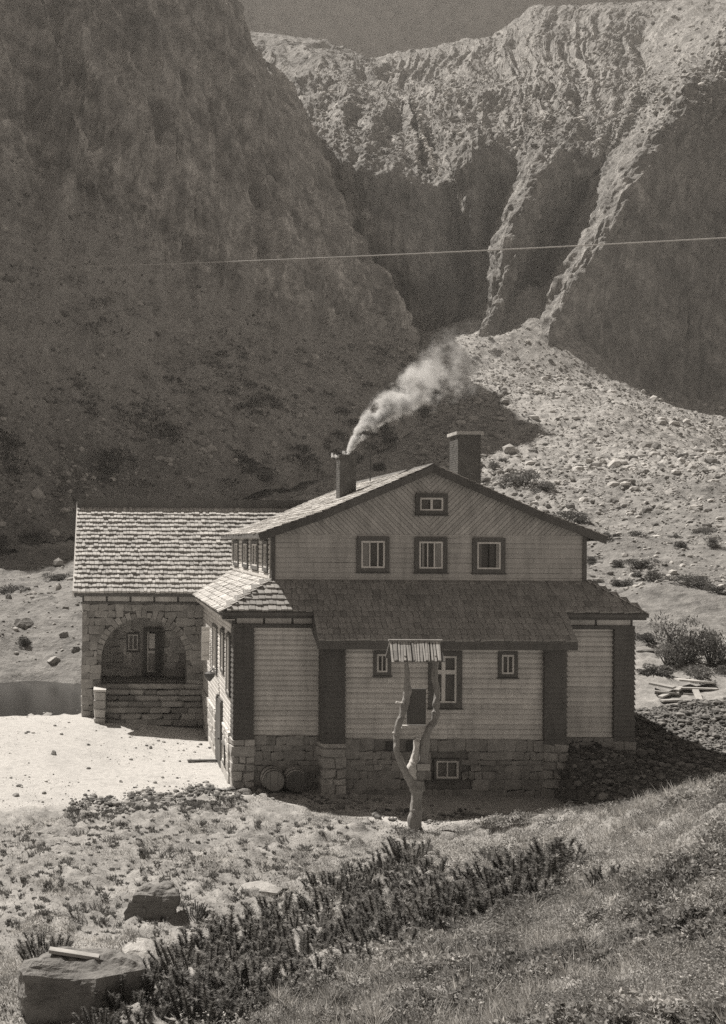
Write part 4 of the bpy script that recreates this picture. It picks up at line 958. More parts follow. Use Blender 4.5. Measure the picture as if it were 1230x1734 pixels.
# stones in the yard and before the house
for i, (px, py, w) in enumerate([(105, 1245, 7), (92, 1278, 14), (150, 1262, 8), (48, 1240, 7), (255, 1268, 9), (34, 1332, 12), (28, 1348, 14), (75, 1345, 10), (205, 1325, 8), (150, 1302, 9), (300, 1318, 6), (340, 1262, 9), (355, 1268, 7), (330, 1275, 6)]):
    boulder(px, py, w, 'small dark stone lying loose on the pale sand of the yard', dark=True, y0=20, group='loose stones on the yard', name='stone')
for i, (px, py, w) in enumerate([(540, 1342, 12), (575, 1352, 14), (600, 1350, 16), (622, 1352, 14), (640, 1358, 15), (590, 1362, 12), (660, 1360, 13), (612, 1368, 10), (676, 1372, 12), (640, 1376, 9), (655, 1380, 10), (560, 1360, 12), (690, 1385, 10), (720, 1388, 9)]):
    boulder(px, py, w, 'rubble stone in the heap left of the forked trunk', y0=20, group='rubble heap before the bay', name='stone')
for i, (px, py, w, d) in enumerate([(975, 1382, 22, 1), (955, 1378, 14, 0), (995, 1380, 16, 0), (1012, 1376, 12, 0), (890, 1385, 10, 1), (940, 1388, 10, 0), (960, 1390, 12, 1)]):
    boulder(px, py, w, 'stone in the little pile at the edge of the house shadow', y0=18, dark=bool(d), group='stone pile at the shadow edge', name='stone')
boulder(760, 1420, 46, 'dark mossy stone in the grass right of the forked trunk', y0=18, dark=True, flat=.4)
boulder(418, 1345, 26, 'dark boulder at the foot of the left corner pillar', y0=24, dark=True, flat=.6)
boulder(450, 1350, 20, 'pale rock before the barrels', y0=24, flat=.5)
# bank beyond the tarn
for px, py, w, d, lb in [(38, 1070, 40, 1, 'wide dark bush-covered boulder on the bank beyond the tarn'), (110, 1092, 22, 1, 'round dark boulder near the wing wall beyond the tarn'), (48, 1095, 12, 1, 'small dark stone below the wide boulder beyond the tarn'),
    (90, 1132, 26, 0, 'pointed pale rock on the far shore of the tarn'), (128, 1122, 20, 1, 'dark rock on the tarn shore beside the wing wall'), (97, 1000, 22, 0, 'pale boulder high on the left bank'), (50, 1002, 16, 0, 'white topped boulder at the top of the left bank'),
    (30, 1000, 30, 1, 'dark long boulder at the left edge of the bank top'), (14, 1022, 16, 1, 'dark stone at the left picture edge on the bank'), (95, 1035, 9, 1, 'tiny dark stone alone on the left grass bank'), (70, 1008, 12, 1, 'dark stone between the two pale bank boulders'),
    (120, 985, 14, 0, 'grey boulder next to the wing roof on the left bank')]:
    boulder(px, py, w, lb, dark=bool(d), y0=50)
# boulders on the sunlit scree
for px, py, w, d, lb, fl in [(1062, 826, 36, 1, 'long dark flat boulder in the middle of the sunlit slope', .5), (1003, 800, 26, 1, 'dark boulder above the long flat one on the slope', .6), (1035, 862, 24, 1, 'dark boulder below the long flat one', .7), (1168, 797, 18, 1, 'dark boulder high on the right of the slope', .7),
    (1195, 800, 14, 1, 'small dark boulder near the right picture edge on the scree', .8), (1120, 870, 18, 0, 'pale boulder among scree stones on the right', .7), (1128, 862, 12, 0, 'pale block beside another on the right scree', .8), (1190, 900, 30, 1, 'dark flat rock at the right edge above the bushes', .5), (960, 822, 16, 1, 'dark stone near the right roof slope', .6),
    (1098, 1102, 50, 0, 'bright flat slab just behind the right house corner', .22), (1190, 965, 22, 0, 'pale stone among the dwarf pines on the right', .6), (1085, 905, 14, 0, 'small pale stone right of the roof eave', .7)]:
    boulder(px, py, w, lb, dark=bool(d), y0=40, flat=fl if fl < .95 else 1)

# scree: thousands of stones nobody could count, one mesh
def scatter_rocks(name, n, sampler, size, mat, label, seed, cap=9.0):
    r = np.random.default_rng(seed); protos = []
    for i in range(5):
        b = bmesh.new(); bmesh.ops.create_icosphere(b, subdivisions=1, radius=0.5); co = np.array([v.co for v in b.verts]); co *= r.uniform(0.65, 1.15, (len(co), 1)); co[:, 2] *= r.uniform(0.5, 0.8)
        protos.append((co, np.array([[v.index for v in f.verts] for f in b.faces]))); b.free()
    X, Y = sampler(r, n); Z = ground_z(X, Y); S = np.minimum(size(r, X, Y), cap); Vs, Fs, Rs = [], [], []; base = 0
    A = r.uniform(0, 6.28, len(X)); ca, sa = np.cos(A), np.sin(A); which = r.integers(0, 5, len(X))
    for k, (co, fa) in enumerate(protos):
        idx = np.nonzero(which == k)[0]
        if not len(idx): continue
        c = co[None]*S[idx][:, None, None]; x = c[..., 0]*ca[idx][:, None] - c[..., 1]*sa[idx][:, None]; y = c[..., 0]*sa[idx][:, None] + c[..., 1]*ca[idx][:, None]
        V = np.stack([x + X[idx][:, None], y + Y[idx][:, None], c[..., 2] + (Z[idx] + S[idx]*0.12)[:, None]], -1)
        F = fa[None] + (np.arange(len(idx))*len(co))[:, None, None] + base
        Vs.append(V.reshape(-1, 3)); Fs.append(F.reshape(-1, 3)); Rs.append(np.repeat(r.uniform(0, 1, len(idx)), len(co))); base += V.shape[0]*V.shape[1]
    m = np_mesh(name, np.concatenate(Vs), np.concatenate(Fs), False); fattr(m, 'rnd', np.concatenate(Rs))
    return tag(link(name, m, mat), label, kind='stuff')
def loose_mat(name, lo, hi):
    t = NT(name); rn = t.attr('rnd'); n = t.noise(t.pos(), 3, 5, 0.7); c = t.ramp(rn, [(0, g(lo)), (1, g(hi))]); t.color(t.mix(1.0, c, t.ramp(n, [(0.3, 0.7), (0.7, 1.2)]), 'MULTIPLY')); t.rough(0.95); return t.m
M['scree'] = loose_mat('scree_stone', 0.14, 0.58); M['coal'] = loose_mat('dark_slag', 0.07, 0.30); M['clod'] = loose_mat('earth_clod', 0.05, 0.34)
def sample_scree(r, n):
    out = []
    while sum(len(o) for o in out) < n:
        px = r.uniform(700, 1260, 4000); y = np.exp(r.uniform(math.log(56), math.log(262), 4000)); x = (px-PPX)/FPX*y
        dens = sstep(60, 115, y)*0.75 + 0.25; dens = dens*(0.35 + 0.65*sstep(-0.3, 0.5, fbm(x*0.05, y*0.05, 0, 3, 0.5, 55)))
        keep = r.uniform(0, 1, 4000) < dens; out.append(np.stack([x[keep], y[keep]], 1))
    a = np.concatenate(out)[:n]; return a[:, 0], a[:, 1]
scatter_rocks('scree', 19000, sample_scree, lambda r, X, Y: np.minimum(0.25 + r.pareto(3.0, len(X))*0.32, 2.2)*(0.6+0.4*sstep(70, 150, Y)), M['scree'], 'loose pale scree stones covering the sunlit slope', 5)
def sample_bank(r, n):
    px = r.uniform(-30, 720, n); y = np.exp(r.uniform(math.log(56), math.log(150), n)); return (px-PPX)/FPX*y, y
scatter_rocks('bank_stones', 2200, sample_bank, lambda r, X, Y: np.minimum(0.12 + r.pareto(3.0, len(X))*0.2, 1.2), M['scree'], 'small stones strewn over the bank behind the hut', 6)
def sample_clod(r, n):
    px = np.concatenate([r.uniform(120, 420, n*2//3), r.uniform(420, 900, n - n*2//3)]); ln = np.interp(px, [100, 200, 300, 360, 400, 500, 600, 700, 900], [1366, 1358, 1350, 1342, 1344, 1350, 1362, 1385, 1388]) + r.normal(0, 6, n) + 5*np.sin(px*0.07) + 3*np.sin(px*0.19)
    z0 = 0.36; y = (CAMZ-z0)*FPX/(ln-PPY); return (px-PPX)/FPX*y, y
scatter_rocks('earth_clods', 4200, sample_clod, lambda r, X, Y: 0.025 + r.pareto(3.0, len(X))*0.07, M['clod'], 'dark earth clods along the turf edge of the yard', 8, 0.3)

def strew(name, G, n, v0, vm, v1, u0, u1, size, label, seed, cap, mat):
    """loose blocks lying on a mountain surface"""
    global ground_z
    r = np.random.default_rng(seed); nv, nu = G.shape[:2]; v = (r.triangular(v0, vm, v1, n)*nv).astype(int); u = (r.uniform(u0, u1, n)*nu).astype(int); p = G[v, u]
    sv = ground_z; ground_z = lambda X, Y: p[:, 2]
    scatter_rocks(name, n, lambda r_, n_: (p[:, 0], p[:, 1]), size, mat, label, seed, cap); ground_z = sv
strew('headwall_blocks', GB, 9000, 0.5, 0.62, 0.9, 0.05, 0.78, lambda r_, X, Y: 0.4 + r_.pareto(2.6, len(X))*0.6, 'loose blocks strewn over the sunlit shelf above the cliffs', 16, 2.0, M['scree'])
M['pale'] = loose_mat('pale_gully_stone', 0.5, 0.85)
strew('gully_stones', GB, 700, 0.5, 0.55, 0.78, 0.218, 0.242, lambda r_, X, Y: 0.4 + r_.pareto(3, len(X))*0.5, 'pale stones and water streak in the central gully of the headwall', 19, 1.8, M['pale'])
strew('talus_blocks', GL, 7000, 0.0, 0.10, 0.36, 0.25, 0.95, lambda r_, X, Y: 0.2 + r_.pareto(2.6, len(X))*0.35, 'pale blocks strewn over the shaded talus of the left mountain', 17, 1.8, M['scree'])

def sample_yard(r, n):
    x = r.uniform(-6, 13, n*4); y = r.uniform(27, 43, n*4); k = (yard_mask(x, y) > .6) & ((x < 3.6) | (y < 31)) & (fbm(x*.5, y*.5, 0, 3, .5, 57) > r.uniform(-.5, .5, n*4)); return x[k][:n], y[k][:n]
scatter_rocks('yard_gravel', 2600, sample_yard, lambda r, X, Y: 0.015 + r.pareto(3.0, len(X))*0.03, M['scree'], 'fine gravel scattered over the sandy yard', 18, 0.16)

# ------------------------------------------------------------------ slag heap by the right corner
heap_c = np.array([P(*q) for q in ((985, 1266, 31.2), (1040, 1266, 31.1), (1075, 1288, 30.9), (1105, 1252, 33), (1160, 1212, 34.2), (1230, 1190, 34.6), (1320, 1178, 35), (1150, 1300, 29.6), (1230, 1305, 28.4), (1000, 1335, 29.2), (1100, 1330, 28.6), (1330, 1290, 28), (1420, 1200, 33))])
hx = np.linspace(13.15, 27, 150); hy = np.linspace(27.0, 39, 130); X, Y = np.meshgrid(hx, hy)
d2 = (X[..., None]-heap_c[:, 0])**2 + (Y[..., None]-heap_c[:, 1])**2; w_ = 1/(d2+0.3)**1.6; Zh = (w_*heap_c[:, 2]).sum(-1)/w_.sum(-1)
ed = np.minimum.reduce([sstep(13.15, 13.9, X), sstep(27.0, 29.2, Y), sstep(39, 35.2, Y), sstep(27, 24, X)])
gzv = ground_z(X, Y); Zh = (gzv-0.3) + (np.maximum(Zh, gzv-0.3) - (gzv-0.3))*ed + fbm(X*2.5, Y*2.5, 0, 4, 0.6, 66)*0.06*ed
t = NT('slag_ground'); n_ = t.noise(t.pos(), 7, 6, 0.7); t.color(t.ramp(n_, [(0.3, g(0.09)), (0.7, g(0.22))])); t.bump(n_, 0.8, 0.06); t.rough(0.95)
heap = thing('slag_heap', (19, 31, 0.8), 'broad heap of dark crushed slag beside the right house corner', 'heap')
link('mound', np_mesh('mound', np.stack([X, Y, Zh], -1).reshape(-1, 3), grid_faces(150, 130)), t.m, heap)
_gz = ground_z
def heap_z(x, y):
    i = np.clip(np.searchsorted(hx, x), 1, 149); j = np.clip(np.searchsorted(hy, y), 1, 129); return Zh[j, i]
def sample_heap(r, n): return r.uniform(13.35, 24, n), r.uniform(27.6, 36.5, n)
ground_z_saved = ground_z; ground_z = heap_z
lump = scatter_rocks('lumps', 15000, sample_heap, lambda r, X, Y: 0.05 + r.pareto(3.0, len(X))*0.07, M['coal'], None, 9, 0.34)
ground_z = ground_z_saved
lump.parent = heap; lump.matrix_parent_inverse = Matrix.Translation(-Vector(heap.location))

# plank pile behind the heap
PL = [((1102, 1158, 42), (1142, 1166, 41.4), .5), ((1108, 1172, 41.5), (1150, 1176, 41.2), .28), ((1118, 1182, 41), (1156, 1166, 41.8), .2), ((1120, 1188, 40.6), (1150, 1187, 40.6), .3), ((1146, 1152, 42.2), (1206, 1157, 42.0), .55), ((1150, 1166, 41.8), (1214, 1168, 41.6), .4),
      ((1156, 1176, 41.6), (1218, 1180, 41.3), .35), ((1178, 1170, 41.2), (1192, 1202, 40.0), .22), ((1160, 1188, 41), (1222, 1190, 41), .3)]
PLB = ['broad bright plank at the upper left of the timber pile', 'narrow plank just under the bright upper left board', 'slanting plank leaning into the timber pile', 'pale short plank lowest on the left of the timber pile', 'broad bright board topping the timber pile on the right', 'grey board second from the top of the timber pile',
       'dark board third from the top of the timber pile', 'plank propped steeply against the front of the timber pile', 'bottom board of the timber pile on the right']
for (a, b, w), lb in zip(PL, PLB): plank_thing(P(*a), P(*b), w, 0.07, lb, 'timber pile behind the slag heap')
q = on_ground(1205, 1196, 36); boulder(1208, 1200, 40, 'pale flat rock right of the timber pile', y0=36, flat=.4)
q0, q1 = on_ground(318, 1291, 20), on_ground(370, 1290, 20)
plank_thing((q0[0], q0[1], q0[2]+0.03), (q1[0], q1[1], q1[2]+0.03), 0.14, 0.05, 'dark plank lying on the yard near the side door', mat='dark')

# ------------------------------------------------------------------ barrels
def barrel(px, label, dx, dark):
    y0 = 30.75; x = wx_(px, y0); r = 0.345; z = gz(x, y0) + r*1.06; o = thing('barrel', (x, y0, z-r), label, 'barrel', 'barrels against the foundation')
    m = MB(); n = 16
    for k in range(n):                                                        # bulging staves
        a0, a1 = 2*math.pi*k/n+0.01, 2*math.pi*(k+1)/n-0.01; prof = [(0, .90), (0.15, .97), (0.4, 1.06), (0.65, .97), (0.8, .90)]
        for (s0, r0), (s1, r1) in zip(prof[:-1], prof[1:]):
            pt = lambda s, q, a: (x + math.cos(a)*r*q, y0+s, z + math.sin(a)*r*q)
            m.poly([pt(s0, r0, a0), pt(s0, r0, a1), pt(s1, r1, a1), pt(s1, r1, a0)])
    part('staves', m, M['barrel'], o)
    h = part('barrel_head', MB().tube([(x, y0+0.03, z), (x, y0+0.06, z)], r*0.89, 28), M['barrel'] if not dark else M['dark'], o)
    for k in range(-2, 3):
        if k: u = k*0.115; hh = math.sqrt((r*.87)**2-u*u); bx('head_seam', M['dark'], h, x+u-0.004, x+u+0.004, y0+0.024, y0+0.0295, z-hh, z+hh)
    for s, q in ((0.02, .925), (0.2, 1.0), (0.6, 1.0), (0.75, .93)):
        m = MB(); N = 28
        for k in range(N):
            a0, a1 = 2*math.pi*k/N, 2*math.pi*(k+1)/N; f = lambda ss, qq, a: (x+math.cos(a)*r*qq, y0+ss, z+math.sin(a)*r*qq)
            m.poly([f(s, q+.012, a0), f(s, q+.012, a1), f(s+.045, q+.022, a1), f(s+.045, q+.022, a0)]); m.poly([f(s, q+.012, a0), f(s, q+.012, a1), f(s, q-.04, a1), f(s, q-.04, a0)])
        part('hoop', m, M['iron'], o)
barrel(467, 'pale-headed barrel lying beside the left corner pillar', 0, False)
barrel(506, 'darker barrel lying next to the pale-headed barrel', 0, True)

# ------------------------------------------------------------------ forked trunk with a little shingled roof
TY = 27.0; tb = P(703, 1398, TY)
post = thing('forked_signpost', tb, 'forked bare tree trunk carrying a small shake roof and a dark notice board', 'signpost')
def tp(px, py, dy=0.0): return P(px, py, TY+dy)
s_ = TY/FPX
def limb_tube(pts, rad, seg=14):
    G = cr_up(np.array([[tuple(p) + (r_,)] for p, r_ in zip(pts, rad)]), len(pts)*6)[:, 0]; r = np.random.default_rng(len(pts)*7)
    k = r.choice(len(G), 4); rr = G[:, 3]*(1 + 0.10*fbm(np.arange(len(G))*.4, 0, 0, 2, .5, 95))
    for q in k: rr = rr*(1 + 0.2*np.exp(-((np.arange(len(G))-q)/1.6)**2))
    jit = np.stack([fbm(np.arange(len(G))*.22, i*5.0, 0, 2, .5, 96) for i in range(2)], 1)*0.018
    return MB().tube([(g_[0]+j[0], g_[1]+j[1], g_[2]) for g_, j in zip(G, jit)], [float(q) for q in rr], seg)
def rough(mb, amp=0.028, sc=6.0):
    v = np.array(mb.v); d = np.stack([fbm(v[:, 0]*sc, v[:, 1]*sc, v[:, 2]*sc*0.5, 3, .5, 90+i) for i in range(3)], 1)*amp; mb.v = [tuple(q) for q in v+d]; return mb
trunk = part('trunk', rough(limb_tube([tp(704, 1410), tp(703, 1395), tp(704, 1365), tp(706, 1340), tp(706, 1322)], [.19, .165, .15, .155, .16])), M['bark'], post)
part('limb', rough(limb_tube([tp(705, 1335), tp(695, 1318), tp(683, 1302), tp(675, 1280), tp(671, 1260), tp(673, 1240), tp(679, 1214), tp(687, 1188), tp(691, 1166), tp(689, 1142), tp(685, 1112)], [.14, .12, .10, .085, .08, .085, .08, .085, .085, .075, .07])), M['bark'], post)
part('limb', rough(limb_tube([tp(706, 1335), tp(711, 1312), tp(715, 1288), tp(719, 1262), tp(723, 1240), tp(733, 1222), tp(738, 1204), tp(740, 1180), tp(738, 1150), tp(738, 1112)], [.14, .12, .11, .10, .095, .09, .085, .085, .08, .075])), M['bark'], post)
part('stub', rough(limb_tube([tp(705, 1328, .05), tp(699, 1306, .0), tp(700, 1286, .0), tp(706, 1262, .0), tp(707, 1250, .0)], [.13, .12, .10, .09, .05])), M['pale_wood'], post)
part('branch', MB().tube([tp(722, 1240), tp(710, 1244), tp(694, 1247)], [.035, .03, .02], 6), M['pale_wood'], post)
part('branch', MB().tube([tp(686, 1190), tp(678, 1191), tp(671, 1189)], [.045, .04, .035], 6), M['pale_wood'], post)
part('branch', MB().tube([tp(674, 1240), tp(669, 1243), tp(666, 1240)], [.05, .045, .03], 6), M['pale_wood'], post)
nb = part('notice_board', MB().box(tp(697, 0)[0], tp(729, 0)[0], TY+0.06, TY+0.12, tp(710, 1228)[2], tp(710, 1167)[2]), M['dark'], post)
bx('ledge', M['pale_wood'], nb, tp(688, 0)[0], tp(730, 0)[0], TY+0.02, TY+0.14, tp(710, 1234)[2], tp(710, 1229)[2])
bx('name_board', M['plank'], post, tp(711, 0)[0], tp(733, 0)[0], TY-0.14, TY-0.115, tp(720, 1303)[2], tp(720, 1292)[2])
rz, rx0, rx1 = tp(709, 1087)[2], tp(667, 0)[0], tp(751, 0)[0]; ez = tp(705, 1116)[2]; fy, ry = TY-0.42, TY+0.0
pr2 = part('little_roof', MB().hexa([(rx0, fy, ez-.03), (rx1, fy, ez-.03), (rx1, ry, rz-.03), (rx0, ry, rz-.03), (rx0, fy, ez-.01), (rx1, fy, ez-.01), (rx1, ry, rz-.01), (rx0, ry, rz-.01)])
    .hexa([(rx0, ry+.002, rz-.03), (rx1, ry+.002, rz-.03), (rx1, ry+.42, ez-.03), (rx0, ry+.42, ez-.03), (rx0, ry+.002, rz-.01), (rx1, ry+.002, rz-.01), (rx1, ry+.42, ez-.01), (rx0, ry+.42, ez-.01)]), M['dark_h'], post)
ns = 19
for i in range(ns):
    a = rx0 - 0.02 + (rx1-rx0+0.04)*i/ns; b = a + (rx1-rx0+0.04)/ns*rng.uniform(0.55, 0.98); lean = -0.08 + rng.uniform(-.03, .03); dz = rng.uniform(0.0, 0.025); ext = rng.uniform(0, .05)
    part('shake', MB().hexa([(a+lean, fy-ext, ez-ext*.9+dz-.005), (b+lean, fy-ext, ez-ext*.9+dz-.005), (b, ry-.001, rz+dz), (a, ry-.001, rz+dz), (a+lean, fy-ext, ez-ext*.9+dz+.018), (b+lean, fy-ext, ez-ext*.9+dz+.018), (b, ry-.001, rz+dz+.02), (a, ry-.001, rz+dz+.02)]), M['plank'], pr2)
    if i % 2 == 0: part('shake', MB().hexa([(a, ry+.42, ez+dz), (b+.03, ry+.42, ez+dz), (b+.03, ry+.001, rz+dz), (a, ry+.001, rz+dz), (a, ry+.42, ez+dz+.02), (b+.03, ry+.42, ez+dz+.02), (b+.03, ry+.001, rz+dz+.02), (a, ry+.001, rz+dz+.02)]), M['plank'], pr2)
part('ridge_pole', MB().tube([(rx0-.05, ry, rz+.04), (rx1+.06, ry, rz+.04)], .03, 7), M['bark'], pr2)
for px in (686, 738): part('roof_beam', MB().tube([tp(px, 1112, -.35), tp(px, 1108, .35)], .035, 6), M['bark'], pr2)

# ------------------------------------------------------------------ plants
def leaf_mat(name, lo, hi, tl=0.35):
    t = NT(name); rn = t.attr('rnd'); t.color(t.mix(1.0, t.ramp(rn, [(0, g(lo)), (0.7, g((lo+hi)/2)), (1, g(hi))]), t.ramp(t.rand(), [(0, 0.75), (1, 1.3)]), 'MULTIPLY')); t.rough(0.6); t.b.inputs['Specular IOR Level'].default_value = 0.3
    tr = t.n.new('ShaderNodeBsdfTranslucent'); mx = t.n.new('ShaderNodeMixShader'); mx.inputs[0].default_value = tl
    t.l(t.b.inputs['Base Color'].links[0].from_socket, tr.inputs[0]); t.l(t.b.outputs[0], mx.inputs[1]); t.l(tr.outputs[0], mx.inputs[2]); t.l(mx.outputs[0], t.out.inputs['Surface']); return t.m
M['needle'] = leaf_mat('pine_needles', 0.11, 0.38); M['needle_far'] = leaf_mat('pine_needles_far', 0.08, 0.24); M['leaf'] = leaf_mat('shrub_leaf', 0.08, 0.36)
M['grass'] = leaf_mat('grass_blade', 0.19, 0.84); M['stem'] = simple('pine_stem', 0.10, 0.9, 0.1)
def tri_blades(base, tip, width, r):
    """one thin triangle per blade"""
    d = tip - base; s = np.cross(d, r.normal(size=d.shape)); s /= np.linalg.norm(s, axis=1, keepdims=True)+1e-9; s *= width[:, None]*0.5
    V = np.stack([base-s, base+s, tip], 1).reshape(-1, 3); return V, np.arange(len(V)).reshape(-1, 3)
def pine_mesh(seed, shoots, rad, hmin, hmax, needles, nl, nw):
    """cushion of upright bottle-brush shoots"""
    r = np.random.default_rng(seed); B, T, W, R = [], [], [], []; stems = MB()
    for i in range(shoots):
        a, q = r.uniform(0, 6.28), math.sqrt(r.uniform(0, 1))*rad; x, y = q*math.cos(a), q*math.sin(a); h = r.uniform(hmin, hmax)*(1.05-0.45*(q/rad)**2); lean = np.array([x, y])/rad*0.30 + r.normal(0, .16, 2)
        top = np.array([x+lean[0]*h, y+lean[1]*h, h]); bot = np.array([x*0.8, y*0.8, -0.05]); stems.tube([bot, (bot+top)/2+r.normal(0, .015, 3), top], [.018, .012, .006], 4, False)
        t = r.uniform(0.10, 1.0, needles)**0.8; p = bot + (top-bot)*t[:, None]; ang = r.uniform(0, 6.28, needles); out = np.stack([np.cos(ang), np.sin(ang), r.uniform(0.15, 0.9, needles)], 1); out /= np.linalg.norm(out, axis=1, keepdims=True)
        ln = nl*r.uniform(0.7, 1.2, needles)*(1-0.35*np.abs(t-0.75)); B.append(p); T.append(p+out*ln[:, None]); W.append(np.full(needles, nw)); R.append(np.clip(r.normal(0.42, 0.2, needles) + (t-0.5)*0.25 + r.normal(0, .12), 0, 1))
    V, F = tri_blades(np.concatenate(B), np.concatenate(T), np.concatenate(W), r); m = np_mesh('foliage', V, F, False); fattr(m, 'rnd', np.repeat(np.concatenate(R), 3)); m.materials.append(M['needle'])
    sm = stems.mesh('stem', False); sm.materials.append(M['stem']); return m, sm
PINES = [pine_mesh(400+i, 30 + 4*(i % 3), 0.5 + 0.08*(i % 2), 0.16, 0.60, 190, 0.07+0.006*(i % 3), 0.016) for i in range(6)]
def plant(name, meshes, loc, sc, label, cat, group=None, rot=None):
    o = thing(name, loc, label, cat, group); o.rotation_euler = (0, 0, rng.uniform(0, 6.28) if rot is None else rot); o.scale = sc
    for nm, m in zip(('foliage', 'stem'), meshes):
        c = bpy.data.objects.new(nm, m); C.objects.link(c); c.parent = o
    return o
band = [(180, 1722), (235, 1700), (300, 1690), (280, 1660), (345, 1700), (345, 1650), (400, 1690), (395, 1640), (400, 1600), (450, 1680), (450, 1625), (455, 1585), (500, 1660), (505, 1610), (505, 1560), (555, 1640), (560, 1590), (560, 1545), (605, 1620),
        (610, 1575), (610, 1530), (655, 1600), (660, 1555), (655, 1510), (650, 1475), (705, 1575), (705, 1530), (700, 1490), (700, 1452), (755, 1555), (750, 1510), (745, 1470), (800, 1545), (800, 1500), (790, 1530), (845, 1530), (850, 1490), (880, 1515), (895, 1475),
        (905, 1500), (940, 1470), (935, 1450), (560, 1500), (600, 1495), (430, 1560), (360, 1610), (480, 1540), (770, 1545), (830, 1510), (690, 1440), (310, 1620)]
TIPS = {(180, 1722): 'dwarf pine at the lower left tip of the thicket against the huge boulder', (690, 1440): 'topmost dwarf pine of the thicket, straight below the forked trunk', (940, 1470): 'dwarf pine at the very right end of the thicket'}
for i, (px, py) in enumerate(band):
    tip = TIPS.get((px, py))
    px += rng.uniform(-8, 8); q = on_ground(px, py+14, 8)
    if q is None: continue
    s = rng.uniform(0.75, 1.3)*(1.0 if px > 330 else 0.85); z = float(base_z(np.array([q[0]]), np.array([q[1]]))[0])
    plant('dwarf_pine', PINES[(i*5+i//6) % 6], (q[0], q[1], z), (s, s, s*rng.uniform(0.62, 1.05)), tip or 'dwarf pine inside the dense dark thicket crossing the foreground', 'dwarf pine', 'foreground pine thicket')
for px, py, s, lb in [(78, 1610, .75, 'lone dwarf pine just behind the huge boulder'), (845, 1500, .6, 'dwarf pine at the upper right end of the thicket'), (1030, 1490, .62, 'small dark dwarf pine alone on the right grass slope'), (1110, 1560, .45, 'low pine sprig on the grass slope right of the thicket'),
                     (330, 1545, .5, 'dwarf pine beside the flat-capped boulder'), (835, 1448, .55, 'small pine tuft behind the thicket top near the sandy strip'), (688, 1560, .5, 'pine tuft standing proud in the middle of the thicket')]:
    q = on_ground(px, py+12, 8); plant('dwarf_pine', PINES[rng.randrange(6)], q, (s, s, s), lb, 'dwarf pine')
def clump_mesh(seed, n, lx, lz, leaf, lumps=7):
    """low bush: leaf-sized faces gathered in lumps"""
    r = np.random.default_rng(seed); C_ = np.stack([r.uniform(-.36, .36, lumps), r.uniform(-.3, .3, lumps), r.uniform(.1, .55, lumps)], 1); S_ = r.uniform(.12, .24, lumps)
    k = r.integers(0, lumps, n); d = r.normal(size=(n, 3)); d /= np.linalg.norm(d, axis=1, keepdims=True); p = C_[k] + d*(S_[k]*r.uniform(.55, 1.05, n))[:, None]; p[:, 2] = np.maximum(p[:, 2], 0.0)
    o = d*0.6 + r.normal(size=(n, 3))*0.5 + np.array([0, 0, .5]); o /= np.linalg.norm(o, axis=1, keepdims=True)
    V, F = tri_blades(p, p+o*leaf*r.uniform(.6, 1.3, n)[:, None], np.full(n, leaf*0.45), r); m = np_mesh('foliage', V, F, False); fattr(m, 'rnd', np.repeat(np.clip(r.normal(.4, .22, n), 0, 1), 3))
    st = MB()
    for c in C_: st.tube([(0, 0, -.1), tuple(c)], [.03, .012], 4, False)
    for q in range(0, len(st.v), 8): st.v[q] = (0, 0, -.1)
    return m, st.mesh('stem', False)
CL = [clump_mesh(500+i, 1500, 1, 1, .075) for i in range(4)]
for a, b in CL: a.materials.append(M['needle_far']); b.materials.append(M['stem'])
far_b = [(640, 795, 40, 'low bush in shade left of the tall chimney'), (885, 830, 90, 'broad dark dwarf pine patch above the right roof slope'), (920, 835, 60, 'dark pine bush right of the broad patch above the roof'), (835, 800, 34, 'pine bush right of the tall chimney'), (850, 775, 22, 'small bush high beside the tall chimney'),
   (1078, 920, 44, 'rounded dwarf pine right of the roof eave'), (1085, 948, 60, 'dwarf pine cushion behind the right eave'), (1145, 900, 34, 'dark low bush on the open slope at right'), (1150, 925, 40, 'bush below the dark low one on the right slope'), (1195, 900, 40, 'bush at the right edge of the slope'), (1205, 925, 40, 'flat pine bush at the right picture edge'),
   (1100, 975, 60, 'dwarf pine mat above the right corner of the hut'), (1050, 985, 50, 'dwarf pine peeping over the right end of the pent roof'), (1165, 1000, 70, 'wide pine mat between slope stones on the right'), (1215, 1010, 50, 'pine mat at the far right behind the shrub'), (1030, 925, 40, 'bush just above the right eave tip'), (1045, 945, 34, 'bush partly hidden by the right eave'), (965, 880, 60, 'dark bush touching the right roof slope'),
   (1000, 935, 40, 'bush in the corner beneath the right eave'), (1095, 1080, 60, 'dark pine bush behind the right corner pillar'), (1120, 1140, 70, 'dwarf pine low beside the right corner pillar'), (1185, 1140, 90, 'wide dwarf pine behind the timber pile'), (1090, 1140, 30, 'pine sprig against the right corner pillar'), (1225, 1135, 50, 'dwarf pine at the right picture edge above the timber'),
   (40, 1088, 46, 'dark bush on the left bank beyond the tarn'), (20, 985, 60, 'dark bush under the shaded mountain foot at far left'), (100, 970, 60, 'dark bush in the shadow edge beside the wing roof'), (820, 850, 50, 'bush behind the right slope of the main roof'), (760, 800, 40, 'bush between ridge and tall chimney'), (1180, 975, 36, 'small pine cushion among stones on the right')]
for i, (px, py, w, lb) in enumerate(far_b):
    q = on_ground(px, py+8, 36)
    if q is None: continue
    s = w/FPX*q[1]; plant('dwarf_pine', CL[i % 4], (q[0], q[1], q[2]-0.05*s), (s, s*0.8, s*rng.uniform(.42, .62)), lb, 'dwarf pine', 'dwarf pines on the slopes')
SH = [clump_mesh(520+i, 2600, 1, 1, .05, 12) for i in range(2)]
for a, b in SH: a.materials.append(M['leaf']); b.materials.append(M['stem'])
